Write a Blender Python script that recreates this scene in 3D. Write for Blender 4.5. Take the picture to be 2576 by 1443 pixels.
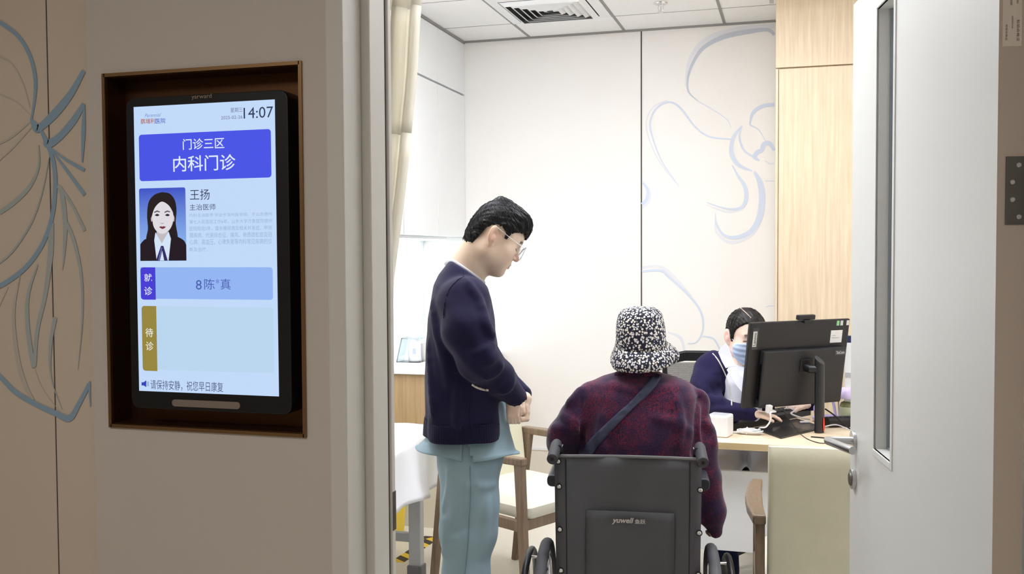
import bpy, bmesh, math, random
import numpy as np
from mathutils import Vector, Matrix

SC = bpy.context.scene
COL = SC.collection
for _o in list(bpy.data.objects):
    bpy.data.objects.remove(_o)

# ------------------------------------------------------------------ camera
F_PX, PITCH, ROLL, YAW = 2446.0, -0.0369, -0.00538, 0.2817
_cp, _sp, _cy, _sy = math.cos(PITCH), math.sin(PITCH), math.cos(YAW), math.sin(YAW)
CW = Vector((-_sy*_cp, _cy*_cp, _sp))
_r0 = Vector((_cy, _sy, 0)); _u0 = _r0.cross(CW)
CR = _r0*math.cos(ROLL) + _u0*math.sin(ROLL)
CU = -_r0*math.sin(ROLL) + _u0*math.cos(ROLL)
CC = Vector((0, 0, 1.5))
cam_d = bpy.data.cameras.new('camera')
cam_o = bpy.data.objects.new('camera', cam_d); COL.objects.link(cam_o)
cam_d.sensor_width = 36.0; cam_d.lens = F_PX/2576*36.0; cam_d.clip_start = 0.05
cam_o.matrix_world = Matrix(((CR.x, CU.x, -CW.x, CC.x), (CR.y, CU.y, -CW.y, CC.y), (CR.z, CU.z, -CW.z, CC.z), (0, 0, 0, 1)))
SC.camera = cam_o

# ------------------------------------------------------------------ world, exposure, room lights
wd = bpy.data.worlds.new('world'); SC.world = wd; wd.use_nodes = True
wd.node_tree.nodes['Background'].inputs[0].default_value = (0.75, 0.72, 0.70, 1)
wd.node_tree.nodes['Background'].inputs[1].default_value = 0.04
SC.view_settings.view_transform = 'Standard'; SC.view_settings.look = 'None'
SC.view_settings.exposure = 0.07; SC.view_settings.gamma = 1.0; SC.view_settings.use_curve_mapping = False
PANEL_W = 19.3          # emission of the ceiling light panels in the consulting room
CORR_W = 20.5            # watts of the corridor lamp
CZ = 2.844              # ceiling height of the room
def area(name, loc, sx, sy, w, col, rot=(0, 0, 0)):
    l = bpy.data.lights.new(name, 'AREA'); l.shape = 'RECTANGLE'; l.size = sx; l.size_y = sy
    l.energy = w; l.color = col
    o = bpy.data.objects.new(name, l); COL.objects.link(o); o.location = loc; o.rotation_euler = rot
    return o
area('corridor_lamp', (-0.9, -0.2, 2.5), 2.2, 0.8, CORR_W, (1.0, 0.95, 0.91))

# ------------------------------------------------------------------ pixel -> place helpers
def ray(px, py):
    return CW + CR*((px-1288)/F_PX) + CU*((721.5-py)/F_PX)
def cam(px, py, zc):
    return CC + ray(px, py)*zc
def atY(px, py, Y):
    d = ray(px, py); return CC + d*((Y-CC.y)/d.y)
def atX(px, py, X):
    d = ray(px, py); return CC + d*((X-CC.x)/d.x)
def atZ(px, py, Z):
    d = ray(px, py); return CC + d*((Z-CC.z)/d.z)

# ------------------------------------------------------------------ tags
def tag(o, label=None, cat=None, group=None, kind=None):
    if label: o['label'] = label
    if cat: o['category'] = cat
    if group: o['group'] = group
    if kind: o['kind'] = kind
    return o
def thing(name, label, cat, loc=(0, 0, 0), rz=0.0, group=None):
    o = bpy.data.objects.new(name, None); COL.objects.link(o)
    o.location = loc; o.rotation_euler = (0, 0, rz); o.empty_display_size = 0.1
    return tag(o, label, cat, group)

# ------------------------------------------------------------------ materials
def lin(c):
    c = [x/255.0 for x in c]
    return tuple((x/12.92 if x <= 0.04045 else ((x+0.055)/1.055)**2.4) for x in c) + (1.0,)
MATS = {}
def mat(name, rgb, rough=0.6, metal=0.0, bump=0.0, bscale=60.0, var=0.0, vscale=8.0, coat=0.0, spec=0.5, emis=0.0,
        alpha=1.0, trans=0.0, stretch=None, sheen=0.0, ior=1.45):
    m = bpy.data.materials.new(name); m.use_nodes = True
    nt = m.node_tree; N = nt.nodes; L = nt.links; b = N['Principled BSDF']
    c = lin(rgb)
    b.inputs['Base Color'].default_value = c; b.inputs['Roughness'].default_value = rough
    b.inputs['Metallic'].default_value = metal; b.inputs['Specular IOR Level'].default_value = spec
    b.inputs['Coat Weight'].default_value = coat; b.inputs['IOR'].default_value = ior
    b.inputs['Sheen Weight'].default_value = sheen
    b.inputs['Transmission Weight'].default_value = trans; b.inputs['Alpha'].default_value = alpha
    if emis:
        b.inputs['Emission Color'].default_value = c; b.inputs['Emission Strength'].default_value = emis
    tc = N.new('ShaderNodeTexCoord'); mp = N.new('ShaderNodeMapping'); L.new(tc.outputs['Object'], mp.inputs[0])
    if stretch: mp.inputs['Scale'].default_value = stretch
    if var:
        n = N.new('ShaderNodeTexNoise'); n.inputs['Scale'].default_value = vscale; n.inputs['Detail'].default_value = 4
        L.new(mp.outputs[0], n.inputs[0])
        r = N.new('ShaderNodeMapRange'); r.inputs['From Min'].default_value = 0.3; r.inputs['From Max'].default_value = 0.7
        r.inputs['To Min'].default_value = 1-var; r.inputs['To Max'].default_value = 1+var
        L.new(n.outputs['Fac'], r.inputs['Value'])
        h = N.new('ShaderNodeHueSaturation'); h.inputs['Color'].default_value = c
        L.new(r.outputs[0], h.inputs['Value']); L.new(h.outputs[0], b.inputs['Base Color'])
    if bump:
        n2 = N.new('ShaderNodeTexNoise'); n2.inputs['Scale'].default_value = bscale; n2.inputs['Detail'].default_value = 3
        L.new(mp.outputs[0], n2.inputs[0])
        bp = N.new('ShaderNodeBump'); bp.inputs['Strength'].default_value = bump; bp.inputs['Distance'].default_value = 0.002
        L.new(n2.outputs['Fac'], bp.inputs['Height']); L.new(bp.outputs[0], b.inputs['Normal'])
    MATS[name] = m
    return m
def emit(name, rgb, s=1.0):
    m = bpy.data.materials.new(name); m.use_nodes = True; N = m.node_tree.nodes; L = m.node_tree.links
    b = N['Principled BSDF']; b.inputs['Base Color'].default_value = (0.01, 0.01, 0.01, 1); b.inputs['Roughness'].default_value = 0.25
    b.inputs['Emission Color'].default_value = lin(rgb); b.inputs['Emission Strength'].default_value = s
    MATS[name] = m
    return m
def wood(name, c1, c2, axis='Z', rough=0.45, scale=1.0, fine=70.0):
    m = bpy.data.materials.new(name); m.use_nodes = True; nt = m.node_tree; N = nt.nodes; L = nt.links; b = N['Principled BSDF']
    tc = N.new('ShaderNodeTexCoord'); mp = N.new('ShaderNodeMapping'); L.new(tc.outputs['Object'], mp.inputs[0])
    s = [1.0*scale]*3; s = [fine*scale/8]*3; s['XYZ'.index(axis)] = 0.35*scale
    mp.inputs['Scale'].default_value = s
    n = N.new('ShaderNodeTexNoise'); n.inputs['Scale'].default_value = 8; n.inputs['Detail'].default_value = 6; n.inputs['Roughness'].default_value = 0.62
    L.new(mp.outputs[0], n.inputs[0])
    r = N.new('ShaderNodeValToRGB'); r.color_ramp.elements[0].position = 0.32; r.color_ramp.elements[1].position = 0.68
    r.color_ramp.elements[0].color = lin(c1); r.color_ramp.elements[1].color = lin(c2)
    L.new(n.outputs['Fac'], r.inputs[0]); L.new(r.outputs[0], b.inputs['Base Color'])
    b.inputs['Roughness'].default_value = rough
    bp = N.new('ShaderNodeBump'); bp.inputs['Strength'].default_value = 0.08; bp.inputs['Distance'].default_value = 0.001
    L.new(n.outputs['Fac'], bp.inputs['Height']); L.new(bp.outputs[0], b.inputs['Normal'])
    MATS[name] = m
    return m

M = {}
M['wallcorr'] = mat('corridor_panel', (208, 199, 190), 0.55, bump=0.05, bscale=300, var=0.012, vscale=5)
M['wallpat'] = mat('corridor_mural_wall', (216, 200, 182), 0.6, bump=0.05, bscale=300, var=0.012, vscale=5)
M['wallroom'] = mat('room_wall', (246, 243, 239), 0.7, bump=0.04, bscale=300, var=0.01, vscale=3)
M['white'] = mat('white_laminate', (240, 242, 243), 0.4, var=0.006, vscale=3)
M['ceil'] = mat('ceiling_tile', (247, 247, 246), 0.85, bump=0.15, bscale=500, var=0.008, vscale=30)
M['ceilgap'] = mat('ceiling_grid', (150, 148, 146), 0.6)
M['gap'] = mat('joint_gap', (86, 80, 76), 0.7)
M['floor'] = mat('vinyl_floor', (228, 222, 208), 0.38, var=0.015, vscale=25, bump=0.02, bscale=200)
M['frame'] = mat('door_frame_metal', (222, 218, 210), 0.5)
M['door'] = mat('door_paint', (212, 213, 210), 0.42, var=0.006, vscale=2)
M['steel'] = mat('brushed_steel', (190, 190, 190), 0.32, 1.0, bump=0.05, bscale=80, stretch=(1, 1, 12))
M['darksteel'] = mat('dark_steel', (110, 108, 104), 0.45, 1.0)
M['chrome'] = mat('chrome', (225, 225, 225), 0.15, 1.0)
M['brass'] = mat('brass_trim', (150, 118, 82), 0.4, 0.9)
M['bronze'] = mat('bronze_niche', (96, 66, 44), 0.38, 0.85, bump=0.05, bscale=60, stretch=(1, 1, 20))
M['black'] = mat('black_plastic', (24, 24, 26), 0.4, bump=0.04, bscale=600)
M['blackgloss'] = mat('black_glass', (8, 8, 10), 0.15)
M['dkgrey'] = mat('dark_grey_plastic', (58, 58, 62), 0.5, bump=0.04, bscale=500)
M['glass'] = mat('clear_glass', (250, 253, 253), 0.03, trans=1.0, ior=1.15)
M['acrylic'] = mat('clear_acrylic', (225, 232, 236), 0.1, trans=0.9, ior=1.2)
M['woodcab'] = wood('light_oak', (216, 194, 160), (236, 217, 188), 'Z', 0.45)
M['woodcabx'] = wood('counter_oak', (176, 148, 108), (198, 170, 130), 'Z', 0.5)
M['wooddesk'] = wood('desk_oak', (226, 202, 168), (243, 224, 196), 'X', 0.4)
M['deskedge'] = wood('desk_edge_oak', (196, 172, 128), (210, 188, 146), 'X', 0.5)
M['woodchair'] = wood('chair_ash', (114, 95, 76), (138, 117, 95), 'Z', 0.45, 1.5)
M['cream'] = mat('cream_leatherette', (226, 222, 196), 0.42, bump=0.10, bscale=120, var=0.03, vscale=12)
M['creamseat'] = mat('pale_leatherette', (228, 224, 210), 0.42, bump=0.06, bscale=120, var=0.02, vscale=12)
M['sheet'] = mat('white_sheet', (240, 241, 246), 0.7, bump=0.25, bscale=14)
M['bedmetal'] = mat('bed_frame_enamel', (205, 208, 212), 0.4)
M['greyfoot'] = mat('grey_rubber', (130, 128, 136), 0.7)
M['yellow'] = mat('yellow_bin', (244, 214, 40), 0.4)
M['yellow2'] = mat('yellow_pedal', (235, 180, 20), 0.4)
M['splash'] = mat('glass_splashback', (222, 233, 235), 0.2)
M['counter'] = mat('white_counter', (248, 248, 250), 0.3)
M['curtain'] = mat('cream_curtain', (238, 234, 222), 0.8, bump=0.1, bscale=200)
M['net'] = mat('curtain_netting', (230, 226, 212), 0.85, bump=0.5, bscale=30, stretch=(14, 14, 0.6), var=0.07, vscale=6)

for _n in ('curtain', 'net'):
    _m = M[_n]; _N = _m.node_tree.nodes; _L = _m.node_tree.links; _b = _N['Principled BSDF']; _o = _N['Material Output']
    _t = _N.new('ShaderNodeBsdfTranslucent'); _t.inputs[0].default_value = lin((246, 243, 234)); _x = _N.new('ShaderNodeMixShader'); _x.inputs[0].default_value = 0.5
    _L.new(_b.outputs[0], _x.inputs[1]); _L.new(_t.outputs[0], _x.inputs[2]); _L.new(_x.outputs[0], _o.inputs['Surface'])
# ------------------------------------------------------------------ mesh builders
class MB:
    def __init__(s): s.v = []; s.f = []
    def add(s, vs, fs):
        k = len(s.v); s.v += [tuple(v) for v in vs]; s.f += [tuple(i+k for i in f) for f in fs]; return s
    def box(s, x0, x1, y0, y1, z0, z1):
        return s.add([(x, y, z) for z in (z0, z1) for y in (y0, y1) for x in (x0, x1)],
                     [(0, 2, 3, 1), (4, 5, 7, 6), (0, 1, 5, 4), (2, 6, 7, 3), (0, 4, 6, 2), (1, 3, 7, 5)])
    def obox(s, c, ax, ay, az, hx, hy, hz):
        c = Vector(c); ax = Vector(ax).normalized()*hx; ay = Vector(ay).normalized()*hy; az = Vector(az).normalized()*hz
        return s.add([c+ax*i+ay*j+az*k for k in (-1, 1) for j in (-1, 1) for i in (-1, 1)],
                     [(0, 2, 3, 1), (4, 5, 7, 6), (0, 1, 5, 4), (2, 6, 7, 3), (0, 4, 6, 2), (1, 3, 7, 5)])
    def poly(s, pts, dirv):      # polygon extruded along dirv
        n = len(pts); d = Vector(dirv); P = [Vector(p) for p in pts]
        return s.add(P+[p+d for p in P], [tuple(range(n))[::-1], tuple(range(n, 2*n))] + [(i, (i+1) % n, (i+1) % n+n, i+n) for i in range(n)])
    def quad(s, *pts): return s.add(pts, [tuple(range(len(pts)))])
    def tube(s, pts, r, n=10, cap=True, flat=None):
        P = [Vector(p) for p in pts]; R = r if hasattr(r, '__len__') else [r]*len(P)
        k0 = len(s.v); up = None
        for i, p in enumerate(P):
            t = (P[min(i+1, len(P)-1)]-P[max(i-1, 0)]).normalized()
            if up is None:
                up = Vector((0, 0, 1)) if abs(t.z) < 0.9 else Vector((0, 1, 0))
            a = (up - t*up.dot(t)).normalized(); b = t.cross(a); up = a
            for j in range(n):
                th = 2*math.pi*j/n
                s.v.append(tuple(p + (a*math.cos(th)*(flat or 1) + b*math.sin(th))*R[i]))
        for i in range(len(P)-1):
            for j in range(n):
                s.f.append((k0+i*n+j, k0+i*n+(j+1) % n, k0+(i+1)*n+(j+1) % n, k0+(i+1)*n+j))
        if cap:
            s.f.append(tuple(range(k0, k0+n))[::-1]); e = k0+(len(P)-1)*n; s.f.append(tuple(range(e, e+n)))
        return s
    def lathe(s, prof, c=(0, 0, 0), n=24, axis='Z', cap=True):
        k0 = len(s.v); c = Vector(c)
        for r, h in prof:
            for j in range(n):
                th = 2*math.pi*j/n; a, b = r*math.cos(th), r*math.sin(th)
                s.v.append(tuple(c + Vector({'Z': (a, b, h), 'Y': (a, h, b), 'X': (h, a, b)}[axis])))
        for i in range(len(prof)-1):
            for j in range(n):
                s.f.append((k0+i*n+j, k0+i*n+(j+1) % n, k0+(i+1)*n+(j+1) % n, k0+(i+1)*n+j))
        if cap:
            s.f.append(tuple(range(k0, k0+n))[::-1]); e = k0+(len(prof)-1)*n; s.f.append(tuple(range(e, e+n)))
        return s
    def torus(s, c, axis, R, r, n=48, m=8, a0=0, a1=2*math.pi):
        c = Vector(c); ax = Vector(axis).normalized(); u = ax.orthogonal().normalized(); w = ax.cross(u); k0 = len(s.v)
        for i in range(n):
            th = 2*math.pi*i/n; d = u*math.cos(th)+w*math.sin(th)
            for j in range(m):
                ph = 2*math.pi*j/m; s.v.append(tuple(c+d*(R+r*math.cos(ph))+ax*(r*math.sin(ph))))
        for i in range(n):
            for j in range(m):
                s.f.append((k0+i*m+j, k0+((i+1) % n)*m+j, k0+((i+1) % n)*m+(j+1) % m, k0+i*m+(j+1) % m))
        return s
    def build(s, name, m, parent=None, smooth=False, bevel=0.0, seg=2, sub=0, solid=0.0, weld=False, kind=None):
        me = bpy.data.meshes.new(name); me.from_pydata(s.v, [], s.f); me.update()
        bm = bmesh.new(); bm.from_mesh(me)
        if weld: bmesh.ops.remove_doubles(bm, verts=bm.verts, dist=1e-5)
        bmesh.ops.recalc_face_normals(bm, faces=bm.faces)
        for f in bm.faces: f.smooth = bool(smooth)
        bm.to_mesh(me); bm.free()
        me.materials.append(m)
        o = bpy.data.objects.new(name, me); COL.objects.link(o)
        if smooth and smooth != 'all':
            try: me.set_sharp_from_angle(angle=math.radians(40))
            except Exception: pass
        if solid:
            q = o.modifiers.new('thickness', 'SOLIDIFY'); q.thickness = solid; q.offset = 0
        if bevel:
            q = o.modifiers.new('bevel', 'BEVEL'); q.width = bevel; q.segments = seg; q.limit_method = 'ANGLE'; q.angle_limit = math.radians(40)
        if sub:
            q = o.modifiers.new('subdivision', 'SUBSURF'); q.levels = sub; q.render_levels = sub
        if parent: attach(o, parent)
        if kind: o['kind'] = kind
        return o
def pmat(p):
    m = p.matrix_basis.copy()
    if p.parent: m = pmat(p.parent) @ p.matrix_parent_inverse @ m
    return m
def attach(o, parent, world=True):      # mesh data in world coordinates unless world=False
    o.parent = parent
    if world: o.matrix_parent_inverse = pmat(parent).inverted()
def rounded_rect(x0, x1, z0, z1, r, n=5):
    P = []
    for cx, cz, a0 in ((x1-r, z1-r, 0), (x0+r, z1-r, 90), (x0+r, z0+r, 180), (x1-r, z0+r, 270)):
        for i in range(n+1):
            a = math.radians(a0+90*i/n); P.append((cx+r*math.cos(a), cz+r*math.sin(a)))
    return P
def copy_tree(o, parent=None):
    c = o.copy(); COL.objects.link(c)
    if parent: c.parent = parent
    for ch in list(o.children): copy_tree(ch, c)
    return c
def spline(P, n=8):
    P = [tuple(map(float, p)) for p in P]; out = []; m = len(P)
    for i in range(m-1):
        p0, p1, p2, p3 = P[max(i-1, 0)], P[i], P[i+1], P[min(i+2, m-1)]
        for k in range(n):
            t = k/n
            out.append(tuple(0.5*(2*b+(c-a)*t+(2*a-5*b+4*c-d)*t*t+(3*b-a-3*c+d)*t**3) for a, b, c, d in zip(p0, p1, p2, p3)))
    out.append(P[-1]); return out

# text turned into flat meshes, fitted to a rectangle of the wall or screen plane
def text_mesh(txt, shear=0.0, spacing=1.0, bold=0.0):
    cu = bpy.data.curves.new('t', 'FONT'); cu.body = txt; cu.shear = shear; cu.space_character = spacing
    cu.resolution_u = 3; cu.offset = bold
    o = bpy.data.objects.new('t', cu); COL.objects.link(o)
    dg = bpy.context.evaluated_depsgraph_get(); dg.update()
    me = bpy.data.meshes.new_from_object(o.evaluated_get(dg))
    vs = [tuple(v.co) for v in me.vertices]; fs = [tuple(p.vertices) for p in me.polygons]
    bpy.data.objects.remove(o); bpy.data.curves.remove(cu); bpy.data.meshes.remove(me)
    return vs, fs
def text_fit(txt, O, U, V, **k):   # O = lower-left corner, U/V = full width / height vectors
    vs, fs = text_mesh(txt, **k); xs = [v[0] for v in vs]; ys = [v[1] for v in vs]
    x0, x1, y0, y1 = min(xs), max(xs), min(ys), max(ys)
    O, U, V = Vector(O), Vector(U), Vector(V)
    mb = MB(); mb.add([O+U*((v[0]-x0)/(x1-x0))+V*((v[1]-y0)/(y1-y0)) for v in vs], fs); return mb

def ribbons(strokes, plane, off, wk=1.0):   # painted brush strokes lying on a wall plane Y = plane
    out = {}
    for si, (col, pts) in enumerate(strokes):
        mb = out.setdefault(col, MB()); S = spline(pts, 7); n = len(S); k0 = len(mb.v)
        W3 = [atY(p[0], p[1], plane) for p in S]
        for i, p in enumerate(S):
            a, b = W3[max(i-1, 0)], W3[min(i+1, n-1)]; t = (b-a); t.y = 0
            if t.length < 1e-6: t = Vector((0, 0, 1))
            t.normalize(); nn = Vector((t.z, 0, -t.x)); w = wk*max(p[2], 0.3)/F_PX*(W3[i]-CC).dot(CW)/2
            c = W3[i] + Vector((0, -off-0.00002*si, 0)); mb.v += [tuple(c+nn*w), tuple(c-nn*w)]
        for i in range(n-1): mb.f.append((k0+2*i, k0+2*i+1, k0+2*i+3, k0+2*i+2))
    return out
# ================================================================== SETTING
XL, XR, YF, YN, YC = -2.33, 0.85, 5.96, 1.765, 1.60
MB().box(-4.2, 3.2, -1.9, YF+0.1, -0.08, 0).build('floor', M['floor'], kind='structure')
cl = MB().box(XL-0.1, XR+0.1, YN-0.1, YF+0.1, CZ, CZ+0.06).build('ceiling', M['ceil'], kind='structure')
g = MB()
for x in (-1.6, -1.0, -0.4, 0.2, 0.8): g.box(x-0.008, x+0.008, YN, YF, CZ-0.003, CZ+0.001)
g.build('grid_rail', M['ceilgap'], cl)
g = MB()
for i in range(7): g.box(XL, XR, 5.58-0.6*i-0.0025, 5.58-0.6*i+0.0025, CZ-0.0015, CZ+0.001)
g.build('tile_joint', M['ceilgap'], cl)
MB().box(XL, XR, YF-0.012, YF, CZ-0.012, CZ).build('edge_trim', M['ceilgap'], cl)
MB().box(-4.2, 3.2, -1.9, YC+0.1, 2.6, 2.66).build('ceiling_corridor', M['ceil'], kind='structure')
MB().box(-4.2, 3.2, -2.0, -1.9, 0, 2.6).build('wall_corridor_back', M['wallcorr'], kind='structure')
MB().box(-4.3, -4.2, -1.9, YN, 0, 2.6).build('wall_corridor_left', M['wallcorr'], kind='structure')
MB().box(3.2, 3.3, -1.9, YN, 0, 2.6).build('wall_corridor_right', M['wallcorr'], kind='structure')
wf = MB().box(XL-0.1, XR+0.1, YF, YF+0.1, 0, CZ).build('wall_far', M['wallroom'], kind='structure')
sx = atY(1613.5, 400, YF).x
MB().box(sx-0.004, sx+0.004, YF-0.002, YF, 0.2, CZ-0.012).build('panel_joint', M['gap'], wf)
MB().box(XL-0.1, XL, YN-0.1, YF, 0, CZ).build('wall_left', M['wallroom'], kind='structure')
MB().box(XR, XR+0.1, YN-0.1, YF, 0, CZ).build('wall_right', M['wallroom'], kind='structure')
b = MB().box(XL, -0.09, YF-0.008, YF, 0, 0.235).build('baseboard_far', M['floor'], kind='structure')
MB().box(XL, -0.09, YF-0.014, YF, 0.235, 0.25).build('top_strip', M['white'], b)

# corridor wall with the niche for the door display
NT = atY(755, 160, 1.58); NB = atY(767, 1093, 1.58); NL = atY(273, 630, 1.58)
nx0, nx1, nz0, nz1 = NL.x, (NT.x+NB.x)/2, NB.z, NT.z
PX0 = atY(229, 700, 1.58).x; PX1 = -0.768; ND = 1.638
w = MB()
w.box(PX0, nx0, 1.58, YN, 0, 2.6).box(nx1, PX1, 1.58, YN, 0, 2.6).box(nx0, nx1, 1.58, YN, 0, nz0).box(nx0, nx1, 1.58, YN, nz1, 2.6).box(nx0, nx1, ND, YN, nz0, nz1)
w.build('wall_front', M['wallcorr'], kind='structure')
wp = MB().box(-4.2, PX0, YC, YN, 0, 2.6).build('wall_front_mural', M['wallpat'], kind='structure')
jx = atY(132, 700, YC).x
MB().box(jx-0.0012, jx+0.0012, YC-0.0006, YC, 0, 2.6).build('panel_joint', M['gap'], wp)
MB().box(0.41, 3.2, 1.58, YN, 0, 2.6).build('wall_front_right', M['wallcorr'], kind='structure')
MB().box(-0.80, 0.41, 1.58, YN, 2.2, CZ).build('wall_front_top', M['wallcorr'], kind='structure')
MB().box(XL, XR, 1.66, YN, 2.6, CZ).build('wall_front_upper', M['wallroom'], kind='structure')
# door frame
t = MB().box(-0.80, -0.7665, 1.579, 1.657, 0, 2.2).box(-0.80, -0.750, 1.657, 1.728, 0, 2.2).box(-0.80, -0.7465, 1.734, 1.752, 0, 2.2)
t = t.build('trim_1', M['frame'], bevel=0.003, kind='structure')
MB().box(-0.79, -0.7515, 1.728, 1.734, 0, 2.2).build('seal', M['gap'], t)
s1 = atX(991, 1235, -0.7465).z; s0 = atX(991, 1333, -0.7465).z
MB().box(-0.7475, -0.7455, 1.7365, 1.751, s0, s1).build('strike_plate', M['darksteel'], t, bevel=0.0005)
MB().box(0.372, 0.41, 1.579, 1.765, 0, 2.2).box(0.365, 0.41, 1.72, 1.765, 0, 2.2).build('trim_2', M['frame'], bevel=0.003, kind='structure')
MB().box(-0.766, 0.372, 1.579, 1.765, 2.16, 2.2).build('trim_3', M['frame'], bevel=0.003, kind='structure')

# ------------------------------------------------------------------ murals (painted strokes on the walls)
M['mblue'] = mat('mural_blue', (212, 222, 240), 0.7); M['mpale'] = mat('mural_pale_blue', (230, 232, 238), 0.7)
M['mgrey'] = mat('mural_grey_blue', (200, 206, 218), 0.7)
far_strokes = [
 ('mpale', [(1724, 215, 2), (1735, 150, 8), (1775, 100, 12), (1850, 75, 12), (1948, 66, 10)]),
 ('mgrey', [(1757, 255, 1.5), (1733, 232, 4), (1730, 200, 5), (1742, 160, 7), (1770, 120, 10), (1820, 93, 12), (1880, 80, 12), (1930, 75, 9), (1948, 88, 7)]),
 ('mblue', [(1757, 255, 1.5), (1800, 280, 1.6), (1830, 302, 1.5), (1839, 322, 1)]),
 ('mpale', [(1700, 460, 2), (1655, 400, 3), (1630, 340, 3), (1627, 300, 3), (1645, 268, 3), (1680, 252, 3)]),
 ('mblue', [(1708, 468, 1.5), (1665, 405, 2.5), (1640, 340, 3.5), (1636, 305, 4), (1652, 272, 4), (1683, 257, 4), (1712, 272, 4.5), (1748, 318, 4), (1785, 344, 3.5), (1839, 350, 3)]),
 ('mblue', [(1867, 316, 2), (1845, 345, 8), (1840, 385, 10), (1858, 415, 9), (1892, 430, 3)]),
 ('mblue', [(1866, 318, 2), (1860, 345, 4), (1872, 378, 4.5), (1900, 398, 4)]),
 ('mblue', [(1886, 314, 3), (1894, 284, 8), (1918, 267, 9), (1948, 263, 9)]),
 ('mblue', [(1886, 314, 3), (1908, 326, 2), (1926, 355, 1.5)]),
 ('mblue', [(1911, 404, 3), (1898, 395, 10), (1906, 382, 10), (1916, 378, 10), (1922, 363, 12), (1936, 361, 11), (1948, 378, 8)]),
 ('mpale', [(1924, 404, 3), (1938, 412, 5), (1948, 410, 4)]),
 ('mblue', [(1842, 415, 2), (1855, 440, 5), (1874, 470, 9), (1877, 500, 10), (1866, 521, 8), (1840, 526, 5), (1810, 520, 3), (1777, 508, 1.5)]),
 ('mpale', [(1778, 516, 2), (1830, 533, 5), (1870, 526, 5)]),
 ('mpale', [(1800, 548, 2), (1803, 585, 5), (1840, 610, 8), (1890, 590, 8), (1915, 550, 6)]),
 ('mblue', [(1898, 432, 6), (1912, 460, 13), (1917, 500, 15), (1910, 548, 15), (1888, 582, 12), (1850, 597, 9), (1820, 590, 6), (1802, 562, 4), (1800, 535, 1)]),
 ('mblue', [(1925, 455, 1.5), (1948, 455, 1.5)]),
 ('mpale', [(1615, 524, 6), (1632, 505, 7), (1634, 480, 6), (1617, 455, 3)]),
 ('mblue', [(1615, 514, 8), (1627, 500, 8), (1629, 478, 7), (1617, 460, 4)]),
 ('mpale', [(1615, 672, 6), (1660, 670, 7), (1690, 690, 6), (1740, 745, 4)]),
 ('mblue', [(1615, 682, 5), (1662, 680, 6), (1685, 698, 5), (1740, 750, 5), (1765, 790, 5), (1768, 830, 4), (1752, 860, 3), (1730, 863, 2)]),
 ('mblue', [(1768, 845, 3), (1795, 852, 4), (1812, 880, 4)]),
 ('mpale', [(1680, 835, 4), (1712, 850, 8), (1722, 885, 6)]),
 ('mblue', [(1925, 772, 1), (1935, 769, 1.5), (1948, 769, 1.5)]),
]
root = None
for k, (c, mb_) in enumerate(ribbons(far_strokes, YF, 0).items()):
    for i, v in enumerate(mb_.v): mb_.v[i] = (min(v[0], -0.085), v[1]-0.001-0.0004*{'mpale': 0, 'mgrey': 1, 'mblue': 2}[c], min(v[2], CZ-0.014))
    mb_.build('mural_stroke', M[c], wf)
M['cblue'] = mat('mural_dusty_blue', (146, 172, 192), 0.7); M['cpale'] = mat('mural_faded_blue', (176, 184, 182), 0.7)
M['cfade'] = mat('mural_thin_blue', (196, 190, 178), 0.7)
co_strokes = [
 ('cblue', [(-30, 40, 7), (10, 62, 8), (50, 95, 8), (78, 145, 8), (90, 200, 8), (88, 250, 6), (80, 300, 4)]),
 ('cfade', [(-20, 135, 2), (30, 160, 2.5), (60, 215, 2.5), (76, 270, 1.5)]), ('cfade', [(-20, 228, 1.5), (40, 255, 1.5), (75, 288, 1)]),
 ('cfade', [(-20, 370, 3), (30, 345, 4), (78, 305, 2)]), ('cfade', [(-20, 420, 2), (30, 375, 3), (82, 318, 2)]),
 ('cblue', [(78, 297, 3), (90, 318, 16), (100, 322, 14), (140, 285, 17), (180, 235, 14), (212, 178, 9)]),
 ('cblue', [(104, 328, 6), (115, 350, 10), (122, 362, 16), (150, 345, 14), (185, 305, 14), (212, 262, 9)]),
 ('cblue', [(213, 262, 3), (211, 330, 9), (208, 408, 3)]),
 ('cblue', [(126, 370, 3), (165, 400, 5), (214, 428, 7)]), ('cblue', [(128, 374, 3), (170, 430, 6), (214, 490, 8)]),
 ('cblue', [(120, 362, 8), (136, 410, 9), (140, 470, 9), (132, 545, 9), (110, 610, 9), (70, 668, 9), (20, 708, 9), (-20, 728, 9)]),
 ('cpale', [(98, 365, 3), (98, 420, 5), (75, 470, 8), (35, 510, 9), (0, 535, 8)]),
 ('cpale', [(128, 378, 1.5), (108, 480, 3), (80, 560, 4), (30, 635, 4), (-20, 675, 3)]),
 ('cpale', [(142, 470, 5), (155, 480, 10), (165, 560, 10), (162, 640, 5), (158, 680, 1)]),
 ('cpale', [(158, 478, 6), (185, 520, 6), (214, 580, 7)]), ('cpale', [(160, 545, 7), (185, 600, 8), (205, 690, 6), (208, 800, 4), (197, 930, 1)]),
 ('cpale', [(130, 560, 12), (128, 640, 12), (115, 740, 9), (95, 830, 8), (88, 920, 8)]),
 ('cpale', [(96, 665, 3), (72, 740, 7), (70, 810, 9), (78, 880, 10), (86, 924, 9)]),
 ('cfade', [(52, 690, 2), (35, 790, 7), (45, 900, 10), (65, 970, 10), (85, 1006, 6)]),
 ('cfade', [(22, 722, 1), (-10, 790, 2)]), ('cpale', [(140, 798, 9), (128, 870, 7), (130, 950, 3), (158, 1030, 1)]),
 ('cfade', [(88, 925, 1), (110, 980, 1), (150, 1032, 1)]),
 ('cblue', [(-20, 930, 8), (0, 945, 9), (40, 985, 10), (90, 1015, 10), (140, 1038, 11), (176, 1051, 12), (200, 1015, 9), (226, 965, 8)]),
 ('cblue', [(227, 958, 4), (227, 990, 4), (229, 1022, 2)]),
]
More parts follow.
